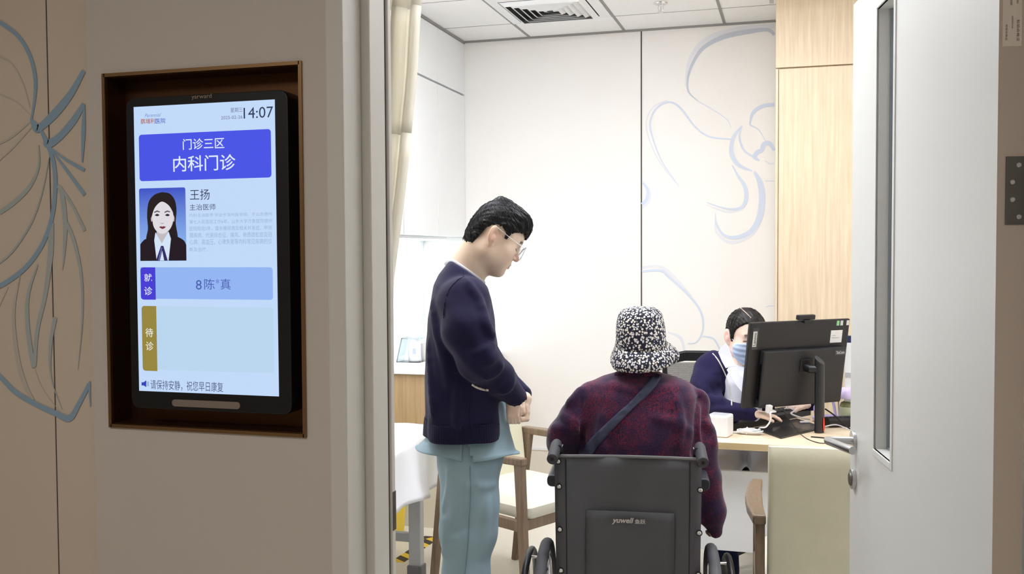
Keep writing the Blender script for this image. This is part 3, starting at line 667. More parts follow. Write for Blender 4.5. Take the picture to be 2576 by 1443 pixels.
a_, b_ = atY(434, 1006, YS), atY(605, 1026, YS); zz = (a_.z+b_.z)/2; hh = 0.0042
MB().poly([(x, YS-0.002, z) for x, z in rounded_rect(a_.x, b_.x, zz-0.0066, zz+0.0066, 0.0065, 5)], (0, 0.003, 0)).build('speaker_grille', mat('grille_taupe', (150, 136, 126), 0.45, 0.3), ds)

# ================================================================== DESK
dx0, dx1, dy0, dy1, dz = -0.62, XR-0.004, 3.86, 4.46, 0.748
dk = thing('desk', 'light oak topped desk with a white modesty panel', 'desk', (0.1, 4.2, 0))
MB().box(dx0, dx1, dy0, dy1, dz-0.028, dz).build('desktop', M['wooddesk'], dk, bevel=0.0015)
MB().box(dx0, dx1, dy0-0.0015, dy0, dz-0.026, dz-0.001).build('edge_strip', M['deskedge'], dk)
MB().box(dx0+0.05, dx1, dy0+0.10, dy0+0.118, 0.29, 0.615).build('modesty_panel', M['white'], dk, bevel=0.001)
for x in (dx0+0.03, 0.30): MB().box(x, x+0.04, dy0+0.05, dy1-0.05, 0.0, dz-0.028).build('leg_panel', M['white'], dk, bevel=0.002)
MB().box(0.36, dx1, dy0+0.13, dy1-0.02, 0.02, dz-0.03).build('drawer_unit', M['white'], dk, bevel=0.002)

# ================================================================== VISITOR CHAIRS
def make_chair(name, label):
    # local frame: x forward, y left, z up, origin on the floor under the seat centre
    t = thing(name, label, 'chair', (0, 0, 0), 0, 'wooden armchairs for visitors')
    hw = 0.265
    def P(mb, *a, **k): o = mb.build(*a, **k); attach(o, t, world=False); return o
    def bar(a, b, w1, d1, w2, d2):     # tapered rectangular bar
        mb = MB(); V = []
        for c, w, d in ((a, w1, d1), (b, w2, d2)): V += [(c[0]-d/2, c[1]-w/2, c[2]), (c[0]+d/2, c[1]-w/2, c[2]), (c[0]+d/2, c[1]+w/2, c[2]), (c[0]-d/2, c[1]+w/2, c[2])]
        return mb.add(V, [(0, 1, 2, 3), (4, 7, 6, 5), (0, 4, 5, 1), (1, 5, 6, 2), (2, 6, 7, 3), (3, 7, 4, 0)])
    for s in (-1, 1):
        P(bar((0.27, s*hw, 0.0), (0.235, s*hw, 0.635), 0.028, 0.032, 0.030, 0.044), 'leg', M['woodchair'], bevel=0.004)
        P(bar((-0.305, s*hw, 0.0), (-0.215, s*hw, 0.635), 0.028, 0.032, 0.030, 0.048), 'leg', M['woodchair'], bevel=0.004)
        P(bar((0, s*(hw-0.0), 0.355), (0, s*(hw-0.0), 0.40), 0.026, 0.47, 0.026, 0.47), 'side_rail', M['woodchair'], bevel=0.003)
        # arm: bowed plank
        out = [(-0.25, hw-0.018), (-0.25, hw+0.022), (-0.12, hw+0.040), (0.0, hw+0.045), (0.12, hw+0.038), (0.262, hw+0.020), (0.262, hw-0.018), (0.1, hw-0.012), (-0.1, hw-0.012)]
        pts = [(x, s*y, 0.628) for x, y in out]
        P(MB().poly(pts if s > 0 else pts[::-1], (0, 0, 0.032)), 'armrest', M['woodchair'], bevel=0.006)
    P(bar((0.24, 0, 0.355), (0.24, 0, 0.40), 2*hw, 0.024, 2*hw, 0.024), 'front_rail', M['woodchair'], bevel=0.003)
    # seat cushion
    mb = MB(); n = 10
    for k, (z, ins) in enumerate(((0.398, 0.012), (0.415, 0.0), (0.447, 0.0), (0.464, 0.02), (0.470, 0.06))):
        for x, y in rounded_rect(-0.22+ins, 0.262-ins, -hw+0.018+ins, hw-0.018-ins, 0.03, 4): mb.v.append((x, y, z))
    m_ = 20
    for k in range(4):
        for j in range(m_): mb.f.append((k*m_+j, k*m_+(j+1) % m_, (k+1)*m_+(j+1) % m_, (k+1)*m_+j))
    mb.f.append(tuple(range(m_))[::-1]); mb.f.append(tuple(range(4*m_, 5*m_)))
    P(mb, 'seat', M['creamseat'], smooth=True)
    # backrest: thick upholstered slab, leaning back
    mb = MB(); rows = 14
    for i in range(rows+1):
        u = i/rows; z = 0.40+0.50*u; x = -0.225-0.075*u+0.03*(u*(1-u)); th = 0.032*(1 if u < 0.93 else 0.75)*(1 if i < rows else 0.5)
        for a, b in rounded_rect(x-th, x+th, -hw+0.022, hw-0.022, min(th, 0.02)*0.95, 3): mb.v.append((a, b, z+(0.0 if i < rows else -0.008)))
    m_ = 16
    for k in range(rows):
        for j in range(m_): mb.f.append((k*m_+j, k*m_+(j+1) % m_, (k+1)*m_+(j+1) % m_, (k+1)*m_+j))
    mb.f.append(tuple(range(m_))[::-1]); mb.f.append(tuple(range(rows*m_, (rows+1)*m_)))
    P(mb, 'backrest', M['cream'], smooth=True)
    return t
ch1 = make_chair('visitor_chair', 'cream armchair seen from behind, beside the open door in front of the desk')
ch1.location = (0.155, 3.41, 0); ch1.rotation_euler = (0, 0, math.radians(93))
ch2 = copy_tree(ch1); ch2['label'] = 'cream armchair standing behind the person in the navy cardigan'
ch2.location = (-1.15, 4.13, 0); ch2.rotation_euler = (0, 0, math.radians(-28))

# ================================================================== ALL-IN-ONE COMPUTER (seen from behind)
MX = thing('computer', 'black all-in-one desktop computer seen from behind on the desk', 'computer', (0.25, 4.1, dz))
phi = math.radians(40); tau = math.radians(8.5)
nb = Vector((math.sin(phi), -math.cos(phi), 0)); tx = Vector((math.cos(phi), math.sin(phi), 0))
upv = (Vector((0, 0, 1))*math.cos(tau) + nb*math.sin(tau)); nrm = tx.cross(upv); nrm = nrm if nrm.dot(nb) > 0 else -nrm
MW, MH = 0.515, 0.358
TL = cam(1889, 812, 3.90)
def mp(u, v, d=0.0): return TL + tx*u - upv*v + nrm*d       # u right, v down, d toward the camera
def mbox(mb, u0, u1, v0, v1, d0, d1): return mb.obox(mp((u0+u1)/2, (v0+v1)/2, (d0+d1)/2), tx, upv, nrm, (u1-u0)/2, (v1-v0)/2, abs(d1-d0)/2)
mbox(MB(), 0, MW, 0, MH, -0.016, 0).build('panel_back', M['black'], MX, bevel=0.004)
mbox(MB(), 0.003, MW-0.003, 0.003, MH-0.02, -0.0185, -0.016).build('display_glass', M['blackgloss'], MX)
mbox(MB(), 0.06, MW-0.03, 0.115, MH-0.005, 0, 0.030).build('rear_housing', mat('housing_black', (32, 32, 35), 0.45, bump=0.04, bscale=600), MX, bevel=0.005)
for i in range(26):
    pass
vn = MB()
for i in range(30): mbox(vn, 0.058, 0.0605, 0.17+i*0.005, 0.1725+i*0.005, 0.008, 0.02)
vn.build('side_vents', M['blackgloss'], MX)
def mtext(t, u0, v1, u1, v0, d, m, name='lettering', rot=False, parent=MX, **k):
    if rot: return text_fit(t, mp(u1, v1, d), upv*(v1-v0), -tx*(u1-u0), **k).build(name, m, parent)
    return text_fit(t, mp(u0, v1, d), tx*(u1-u0), upv*(v1-v0), **k).build(name, m, parent)
bdg = mbox(MB(), 0.014, 0.044, 0.022, 0.112, 0, 0.0012).build('badge', M['dkgrey'], MX)
bd2 = mbox(MB(), 0.0165, 0.036, 0.036, 0.099, 0.0012, 0.0018).build('maker_badge', mat('badge_pale', (206, 206, 200), 0.4), MX)
mtext('Lenovo', 0.019, 0.094, 0.033, 0.041, 0.0021, M['dkgrey'], rot=True, parent=bd2, bold=0.02)
lb = mbox(MB(), 0.418, 0.480, 0.047, 0.100, 0, 0.0007).build('paper_label', mat('label_paper', (226, 226, 226), 0.6), MX)
mtext('电脑编号', 0.426, 0.071, 0.446, 0.068, 0.001, M['dkgrey'], parent=lb); mtext('20240618-032', 0.426, 0.081, 0.464, 0.077, 0.001, M['dkgrey'], parent=lb)
for u, c in ((0.444, (140, 206, 140)), (0.464, (206, 206, 212)), (0.497, (214, 216, 212))):
    mbox(MB(), u, u+0.014, 0.006, 0.027, 0, 0.0006).build('small_sticker', mat('sticker_%d' % c[0], c, 0.5), MX)
tb = mbox(MB(), 0.422, 0.478, 0.124, 0.147, 0.030, 0.0312).build('model_badge', M['dkgrey'], MX)
mtext('ThinkCentre', 0.430, 0.142, 0.475, 0.129, 0.0316, mat('badge_letters', (190, 192, 196), 0.4), parent=tb, bold=0.02)
wc = MB(); mbox(wc, 0.235, 0.325, -0.024, -0.003, -0.014, 0.004); w1 = wc.build('webcam', M['black'], MX, bevel=0.004)
mbox(MB(), 0.26, 0.297, -0.004, 0.008, 0.0, 0.016).build('webcam_clip', M['black'], w1, bevel=0.003)
# stand
sc_ = cam(2059, 1085, 3.62); SB = Vector((sc_.x, sc_.y, dz)); SB = atZ(2061, 1088, dz)
ctop = cam(2058, 900, 3.66)
ctz = SB.z+0.312
col_ = MB(); n = 28
for k_, (z, r) in enumerate(((dz+0.002, 1), (ctz-0.012, 1))):
    for j in range(n):
        a = 2*math.pi*j/n; px_ = 0.0215*math.cos(a); py_ = 0.017*math.sin(a)
        zz_ = z + (0.0 if k_ == 0 else (-0.35*px_ - 0.9*py_))
        col_.v.append(tuple(SB + tx*px_ + Vector((nb.x, nb.y, 0))*py_ + Vector((0, 0, zz_-SB.z))))
for j in range(n): col_.f.append((j, (j+1) % n, n+(j+1) % n, n+j))
col_.f.append(tuple(range(n))[::-1]); col_.f.append(tuple(range(n, 2*n)))
st_ = col_.build('stand_column', mat('stand_black', (30, 30, 33), 0.35, coat=0.2), MX, smooth=True, bevel=0.0015)
rd = MB(); rdir = (tx*0.42+nb*0.90).normalized(); rt = Vector((-rdir.y, rdir.x, 0))
for j in range(20):
    a = 2*math.pi*j/20; rd.v.append(tuple(SB+rdir*0.0186+rt*0.0065*math.cos(a)+Vector((0, 0, 0.036+0.030*math.sin(a)))))
rd.f.append(tuple(range(20))); 
rd2 = MB().poly([Vector(v) for v in rd.v], rdir*0.0015)
rd2.build('cable_slot', mat('slot_red', (226, 60, 36), 0.4), st_)
arm_a = mp(0.275, 0.19, 0.030); arm_b = SB + Vector((0, 0, (arm_a.z-SB.z)-0.005))
MB().tube([arm_a, arm_a+nrm*0.03, arm_b], 0.017, 16).build('tilt_arm', M['black'], MX, smooth=True)
mbox(MB(), 0.245, 0.31, 0.155, 0.21, 0.028, 0.036).build('mount_plate', M['black'], MX, bevel=0.003)
# base plate of the stand
b0 = atZ(1964, 1104, dz); b1 = atZ(1898, 1080, dz); b2 = atZ(2072, 1078, dz)
b3 = b1+(b2-b0)
MB().poly([(p.x, p.y, dz+0.0005) for p in (b0, b2, b3, b1)], (0, 0, 0.009)).build('stand_base', MATS['stand_black'], MX, bevel=0.003)

# ================================================================== KEYBOARDS, DEVICE, CABLES, THINGS ON THE DESK
def keyboard(name, label, a, b, depth, grp):
    A, B = atZ(*a, dz), atZ(*b, dz); d = (B-A); Ln = d.length; d.normalize(); n = Vector((-d.y, d.x, 0))
    t = thing(name, label, 'keyboard', (A+B)/2+n*depth/2, 0, grp)
    pf = [(0, 0.030), (0.01, 0.040), (depth, 0.016), (depth, 0.004), (0, 0.004)]
    MB().poly([A+n*y+Vector((0, 0, z)) for y, z in pf], d*Ln).build('case', M['black'], t, bevel=0.002)
    ks = MB(); nc = 18
    for r in range(5):
        for c in range(nc):
            y0 = 0.016+r*(depth-0.03)/5; yy = y0+(depth-0.03)/10; zc = 0.040-(yy-0.01)/(depth-0.01)*0.024+0.003
            ks.obox(A+n*yy+d*((c+0.5)*Ln/nc)+Vector((0, 0, zc)), d, n, (0, 0, 1), Ln/nc*0.42, (depth-0.03)/10*0.86, 0.004)
    ks.build('keys', M['dkgrey'], t)
    return t
keyboard('keyboard', 'black keyboard under the hand, nearest the white box device', (1836, 1086), (2040, 1046), 0.15, 'keyboards on the desk')
keyboard('keyboard', 'black keyboard lying right of the computer stand', (2086, 1076), (2240, 1070), 0.11, 'keyboards on the desk')
q0 = atZ(1776, 1097, dz); q1 = atZ(1829, 1102, dz)
cbx = thing('card_reader', 'small white square box device with open top on the desk', 'device', (q0+q1)/2)
dq = (q1-q0).normalized(); nq = Vector((-dq.y, dq.x, 0)); wq = (q1-q0).length; hq = 0.088
cqm = (q0+q1)/2+nq*wq/2
MB().obox(cqm+Vector((0, 0, hq/2)), dq, nq, (0, 0, 1), wq/2, wq/2, hq/2-0.0005).build('body', mat('device_white', (244, 244, 246), 0.35), cbx, bevel=0.008, seg=3)
MB().obox(cqm+Vector((0, 0, hq)), dq, nq, (0, 0, 1), wq/2-0.012, wq/2-0.014, 0.0012).build('top_slot', mat('slot_grey', (176, 176, 180), 0.5), cbx, bevel=0.0008)
def cable(name, label, pts, r, m, cat='cable', n=6, grp=None):
    o = MB().tube(spline(pts, n), r, 8).build(name, m, smooth=True); tag(o, label, cat, grp); return o
M['cabw'] = mat('cable_white', (238, 238, 240), 0.4); M['cabg'] = mat('cable_grey', (188, 184, 186), 0.45); M['cabk'] = mat('cable_black', (18, 18, 20), 0.45)
port = mp(0.10, MH-0.012, 0.030)
zt = dz+0.006
pw = thing('power_cable', 'white power cable coiled in a bundle on the desk and plugged into the computer', 'cable', atZ(1890, 1095, dz))
pts = [mp(0.10, MH-0.004, 0.045), mp(0.125, MH+0.004, 0.055), cam(1938, 1038, 3.86), cam(1939, 1055, 3.86), cam(1927, 1073, 3.88), cam(1912, 1084, 3.9)]
pe = atZ(1905, 1088, zt); pts[-1] = pe+Vector((0.01, 0.005, 0.02)); pts.append(pe)
MB().tube(spline(pts, 8), 0.0032, 8).build('cord', M['cabw'], pw, smooth=True)
mbox(MB(), 0.088, 0.112, MH-0.022, MH+0.012, 0.032, 0.052).build('plug', M['cabw'], pw, bevel=0.004)
bc_ = atZ(1886, 1092, dz); co = MB(); rg = random.Random(5)
for i in range(7):
    L_ = 0.042+rg.uniform(-0.006, 0.006); W_ = 0.016+rg.uniform(-0.004, 0.004); o_ = Vector((rg.uniform(-.006, .006), rg.uniform(-.006, .006), 0.006+0.0045*(i % 4)))
    ring_ = [bc_+o_+Vector((L_*math.cos(a), W_*math.sin(a), 0.002*math.sin(3*a+i))) for a in [2*math.pi*j/24 for j in range(25)]]
    co.tube(ring_, 0.003, 7, cap=False)
co.tube([bc_+Vector((-0.012, -0.02, 0.004)), bc_+Vector((-0.010, 0, 0.028)), bc_+Vector((-0.012, 0.02, 0.004))], 0.003, 7)
co.tube([bc_+Vector((-0.035, 0.0, 0.005)), bc_+Vector((-0.07, 0.006, 0.0045)), Vector((q1.x-0.01, q1.y+0.03, dz+0.0045))], 0.004, 8)
co.build('cable_bundle', M['cabw'], pw, smooth=True)
cable('signal_cable', 'thick grey cable running from the computer back to the column', [mp(0.20, MH-0.004, 0.035), mp(0.225, MH+0.008, 0.05), cam(1990, 1040, 3.98), cam(2015, 1050, 4.0), cam(2036, 1054, 4.02)], 0.0035, M['cabg'])
cable('usb_cable', 'thin black cable looping over the desk edge left of the handle', [mp(0.19, MH-0.004, 0.035), cam(1972, 1030, 3.95), cam(1990, 1062, 3.93), atZ(2022, 1098, zt), atZ(2065, 1114, dz+0.003), atZ(2100, 1108, dz+0.003), atZ(2120, 1108, dz+0.003)], 0.0017, M['cabk'])
cable('usb_cable', 'short black cable lying straight beside the stand base', [atZ(2040, 1098, dz+0.003), atZ(2075, 1101, dz+0.003), atZ(2110, 1106, dz+0.003)], 0.0024, M['cabk'])
cable('black_cable', 'black cable sloping down right of the computer column', [cam(2076, 1028, 4.12), cam(2100, 1045, 4.08), atZ(2138, 1078, dz+0.004), atZ(2170, 1088, dz+0.004)], 0.0032, M['cabk'])
cable('grey_cable', 'light grey cable lying over the right keyboard', [atZ(2076, 1072, dz+0.035), atZ(2105, 1068, dz+0.040), atZ(2140, 1082, dz+0.034), atZ(2170, 1094, dz+0.004)], 0.0026, M['cabg'])
ws = atZ(2010, 1058, dz+0.032)
u_ = MB().obox(atZ(2024, 1061, dz+0.014), (0.9, 0.35, 0), (-0.35, 0.9, 0), (0, 0, 1), 0.020, 0.006, 0.004).build('usb_stick', M['cabw'], bevel=0.002); tag(u_, 'small white stick lying against the computer column', 'usb stick')
# lilac appliance, glass jar, paper box at the right
M['lilac'] = mat('lilac_plastic', (212, 198, 236), 0.35); M['lilac2'] = mat('lilac_deep', (200, 186, 230), 0.4)
lc = atZ(2106, 1062, dz); lc.z = dz
lt = thing('lilac_tray', 'lilac oval tray with raised handle on the desk behind the cables', 'tray', lc)
MB().add(*(lambda m: ([(lc.x+(v[0])*1.5, lc.y+v[1], lc.z+v[2]) for v in m.v], m.f))(MB().lathe([(0.055, 0.0005), (0.068, 0.008), (0.070, 0.022), (0.064, 0.024), (0.058, 0.010)], (0, 0, 0), 32))).build('tray', M['lilac'], lt, smooth=True)
MB().tube(spline([lc+Vector((-0.085, 0.01, 0.02)), lc+Vector((-0.092, 0.03, 0.06)), lc+Vector((-0.06, 0.04, 0.088)), lc+Vector((-0.02, 0.04, 0.09)), lc+Vector((-0.005, 0.03, 0.02))], 6), 0.006, 10).build('handle', M['lilac2'], lt, smooth=True)
jc = lc+Vector((0.04, 0.0, 0.0115))
jr = thing('glass_jar', 'clear glass tea jar with a lilac domed lid standing on the tray', 'jar', jc)
MB().lathe([(0.036, 0), (0.038, 0.004), (0.038, 0.092), (0.034, 0.097), (0.034, 0.092), (0.035, 0.006)], jc, 28).build('jar', M['glass'], jr, smooth=True)
MB().lathe([(0.033, 0.005), (0.034, 0.045), (0.034, 0.06)], jc, 24).build('tea', mat('tea_liquid', (240, 240, 200), 0.2), jr, smooth=True)
MB().lathe([(0.031, 0.06), (0.026, 0.075), (0.012, 0.082)], jc, 16).build('tea_leaves', mat('tea_leaves', (140, 136, 92), 0.8, bump=1.0, bscale=200, var=0.4, vscale=120), jr, smooth=True)
MB().lathe([(0.041, 0.097), (0.042, 0.106), (0.038, 0.125), (0.026, 0.139), (0.010, 0.145), (0.001, 0.146)], jc, 28).build('lid', M['lilac'], jr, smooth=True)
pbx = atY(2124, 900, 4.47)
pb_ = MB().box(pbx.x, pbx.x+0.20, 4.42, 4.455, dz+0.0005, atY(2130, 862, 4.42).z).build('paper_box', mat('paper_white', (238, 240, 244), 0.5), bevel=0.002); tag(pb_, 'white paper box standing at the back of the desk right of the computer', 'box')
MB().box(pbx.x+0.001, pbx.x+0.19, 4.4185, 4.42, dz+0.20, dz+0.22).build('grey_print', mat('print_grey', (186, 190, 200), 0.6), pb_)
fz = atY(2130, 862, 4.42).z
bf = MB().box(pbx.x+0.003, pbx.x+0.19, 4.422, 4.453, fz+0.0005, fz+0.03).build('binder', mat('navy_binder', (34, 44, 82), 0.5), bevel=0.002); tag(bf, 'navy binder lying on top of the white paper box', 'binder')
pp = atZ(2030, 1030, dz)
pc = MB().box(0, 0, 0, 0, 0, 0); pc = MB().obox(pp+Vector((0.0, 0.0, 0.012)), (1, 0.2, 0), (-0.2, 1, 0), (0, 0, 1), 0.035, 0.03, 0.0112).build('note_pad', mat('pad_white', (244, 242, 234), 0.6), bevel=0.001); tag(pc, 'white note pad on the desk beneath the computer', 'note pad')

# ================================================================== DOCTOR'S OFFICE CHAIR
oc = thing('office_chair', 'black mesh-backed swivel chair behind the seated person in the face mask', 'chair', (-0.12, 4.95, 0))
obx0, obx1 = atY(1664, 900, 5.08).x, atY(1900, 900, 5.08).x
zt0, zt1 = atY(1700, 1000, 5.08).z, atY(1700, 888, 5.08).z
def curvepts(x0, x1, z, bow=0.05, n=9):
    return [Vector((x0+(x1-x0)*i/(n-1), 5.08+bow*(1-(2*i/(n-1)-1)**2), z)) for i in range(n)]
tp = MB(); 
c1 = curvepts(obx0, obx1, zt1-0.045); 
V = []; 
for z_, y_ in ((zt1-0.055, 0.0), (zt1-0.008, -0.004), (zt1, 0.008), (zt1-0.008, 0.020), (zt1-0.055, 0.016)):
    V.append([(p.x, p.y+y_, z_+(0.012 if 2 <= i <= 6 else 0)) for i, p in enumerate(c1)])
tp.v = [p for r in V for p in r]; nn_ = 9
tp.f = [(a*nn_+b, a*nn_+b+1, ((a+1) % 5)*nn_+b+1, ((a+1) % 5)*nn_+b) for a in range(5) for b in range(nn_-1)] + [tuple(a*nn_ for a in range(5)), tuple(a*nn_+8 for a in range(5))]
tp.build('top_rail', M['black'], oc, smooth=True, bevel=0.003)
for x in (obx0+0.012, obx1-0.012): MB().tube([(x, 5.088, zt1-0.04), (x+(0.03 if x < 0 else -0.03)*0.5, 5.09, 0.75), (x+(0.10 if x < -0.1 else -0.10), 5.08, 0.52)], 0.014, 10).build('side_rail', M['black'], oc, smooth=True)
def meshmat():
    m = bpy.data.materials.new('chair_mesh'); m.use_nodes = True; N = m.node_tree.nodes; L = m.node_tree.links; b = N['Principled BSDF']
    tc = N.new('ShaderNodeTexCoord'); w = N.new('ShaderNodeTexWave'); w.inputs['Scale'].default_value = 30; w.bands_direction = 'Z'; w.inputs['Distortion'].default_value = 1.5; w.inputs['Detail Scale'].default_value = 8
    L.new(tc.outputs['Object'], w.inputs[0]); r = N.new('ShaderNodeValToRGB'); r.color_ramp.elements[0].color = lin((44, 44, 46)); r.color_ramp.elements[1].color = lin((112, 110, 104)); L.new(w.outputs['Fac'], r.inputs[0]); L.new(r.outputs[0], b.inputs['Base Color']); b.inputs['Roughness'].default_value = 0.7
    n = N.new('ShaderNodeMath'); n.operation = 'MULTIPLY_ADD'; n.inputs[1].default_value = 0.35; n.inputs[2].default_value = 0.62; L.new(w.outputs['Fac'], n.inputs[0]); L.new(n.outputs[0], b.inputs['Alpha']); return m
ms = MB(); rows = [curvepts(obx0+0.015+0.02*k, obx1-0.015-0.02*k, zt1-0.05-k*0.12, 0.05) for k in range(4)]
ms.v = [tuple(p) for r in rows for p in r]; ms.f = [(a*9+b, a*9+b+1, (a+1)*9+b+1, (a+1)*9+b) for a in range(3) for b in range(8)]
ms.build('back_mesh', meshmat(), oc, smooth='all')
MB().add(*(lambda m: (m.v, m.f))(MB().poly([(-0.12+x, 4.83+y, 0.43) for x, y in rounded_rect(-0.25, 0.25, -0.22, 0.22, 0.06, 4)], (0, 0, 0.05)))).build('seat', M['black'], oc, bevel=0.015, seg=3)
MB().tube([(-0.12, 4.83, 0.08), (-0.12, 4.83, 0.43)], 0.028, 16).build('gas_column', M['black'], oc, smooth=True)
MB().tube([(-0.12, 4.90, 0.42), (-0.12, 5.12, 0.46), (-0.12, 5.13, 0.70)], 0.02, 8).build('back_support', M['black'], oc, smooth=True)
for k in range(5):
    a = math.radians(72*k+18); ex, ey = -0.12+0.28*math.cos(a), 4.83+0.28*math.sin(a)
    lg = MB().tube([(-0.12, 4.83, 0.10), (ex, ey, 0.065)], [0.022, 0.014], 8).build('star_leg', M['black'], oc, smooth=True)
    MB().lathe([(0.028, -0.011), (0.028, 0.011)], (ex, ey, 0.0285), 16, 'X').build('castor', M['black'], lg, smooth=True)

# ================================================================== WHEELCHAIR
WH = math.radians(8.5)                                     # heading turned left of +Y
wo = Vector((cam(1583, 1200, 2.88).x, cam(1583, 1200, 2.88).y, 0))
wl = thing('wheelchair', 'dark grey folding wheelchair with a pocket on its back, seen from behind', 'wheelchair', wo, WH)
wx = Vector((math.cos(WH), math.sin(WH), 0)); wy = Vector((-math.sin(WH), math.cos(WH), 0)); Zv = Vector((0, 0, 1))
def W(x, y, z): return wo + wx*x + wy*y + Zv*z
def wcam(px, py, y=0.0):     # point on the plane of the wheelchair back (local y), returns local x,z
    d = ray(px, py); p0 = wo+wy*y; k = (p0-CC).dot(wy)/d.dot(wy); p = CC+d*k; return (p-p0).dot(wx), p.z
M['canvas'] = mat('grey_canvas', (86, 86, 90), 0.8, bump=0.12, bscale=900, var=0.03, vscale=10)
M['wframe'] = mat('wheelchair_frame', (40, 40, 44), 0.35, 0.3); M['grip'] = mat('rubber_grip', (62, 62, 66), 0.6, bump=0.3, bscale=200)
M['tyre'] = mat('grey_tyre', (92, 92, 96), 0.7, bump=0.4, bscale=250); M['wpad'] = mat('arm_pad', (54, 56, 62), 0.45)
xa, za = wcam(1395, 1143); xb, zb2 = wcam(1765, 1152); ztop = (za+zb2)/2; hwb = (xb-xa)/2; xm_ = (xa+xb)/2
cv = MB(); nC = 24; nR = 12
for i in range(nR+1):
    z = ztop-(ztop-0.47)*i/nR
    for j in range(nC+1):
        u = 2*j/nC-1; sag = 0.030*(1-u*u); x = xm_+hwb*u*(1-0.028*i/nR)
        cv.v.append(tuple(W(x, -0.0085+0.050*max(0.0, 1-(abs(u)/0.88)**2)+0.004*math.sin(7*u+i*0.6)*(1-u*u)+(0.012 if abs(u) > 0.99 else 0), z-0.010*(1-u*u)*(1-i/nR)+(-0.004 if abs(u) > 0.95 and i == 0 else 0))))
cv.f = [(a*(nC+1)+b, a*(nC+1)+b+1, (a+1)*(nC+1)+b+1, (a+1)*(nC+1)+b) for a in range(nR) for b in range(nC)]
cvo = cv.build('back_canvas', M['canvas'], wl, smooth='all', solid=0.005)
hem = MB().tube([W(xm_+hwb*u, -0.0095+0.050*max(0.0, 1-(abs(u)/0.88)**2), ztop-0.010*(1-u*u)+0.001) for u in [i/12-1 for i in range(25)]], 0.005, 8).build('top_hem', mat('canvas_piping', (112, 112, 112), 0.7), cvo, smooth=True)
for s in (-1, 1):
    MB().tube([W(xm_+s*hwb*0.84, -0.0085+0.0046-0.004, ztop-0.01), W(xm_+s*hwb*0.83, -0.0085+0.0046-0.004, 0.48)], 0.0016, 6).build('seam', M['wframe'], cvo)
px0, pz1 = wcam(1474, 1286); px1, _ = wcam(1697, 1290)
pk = MB(); 
for i in range(9):
    z = pz1-(pz1-0.50)*i/8
    for j in range(13):
        u = 2*j/12-1; x = (px0+px1)/2+(px1-px0)/2*u; ub = (x-xm_)/hwb
        pk.v.append(tuple(W(x, -0.0085+0.050*max(0.0, 1-(abs(ub)/0.88)**2)-0.0065-0.006*(1-u*u)*(1-abs(2*i/8-1)*0.6)-(0.005*(1-u*u) if i == 0 else 0), z-0.004*(1-u*u)*(i == 0))))
pk.f = [(a*13+b, a*13+b+1, (a+1)*13+b+1, (a+1)*13+b) for a in range(8) for b in range(12)]
pko = pk.build('pocket', M['canvas'], wl, smooth='all', solid=0.003)
M['logo'] = mat('logo_silver', (198, 192, 186), 0.5)
def wtext(t, a, b, **k):
    (ax, az), (bx_, bz) = wcam(*a), wcam(*b)
    return text_fit(t, W(ax, 0.0165, az), wx*(bx_-ax), Zv*(bz-az), **k).build('lettering', M['logo'], pko)
wtext('yuwell', (1539, 1322), (1594, 1306), shear=0.25, bold=0.025); wtext('鱼跃', (1597, 1321), (1624, 1310), bold=0.015)
for px, py in ((1404, 1160), (1406, 1223), (1408, 1331), (1411, 1434), (1762, 1167), (1762, 1232), (1759, 1340), (1757, 1445)):
    x, z = wcam(px, py, -0.012)
    o_ = MB().lathe([(0.0062, 0), (0.0062, -0.003), (0.004, -0.005)], (0, 0, 0), 16, 'Y')
    o_.v = [tuple(W(x+v[0], -0.0115+v[1], z+v[2])) for v in o_.v]
    wsh = MB().lathe([(0.0095, 0.002), (0.0095, -0.0015)], (0, 0, 0), 18, 'Y'); wsh.v = [tuple(W(x+v[0], -0.0115+v[1], z+v[2])) for v in wsh.v]
    ww_ = wsh.build('washer', M['black'], wl, smooth=True); o_.build('bolt', M['chrome'], ww_, smooth=True)
hx = hwb-0.014
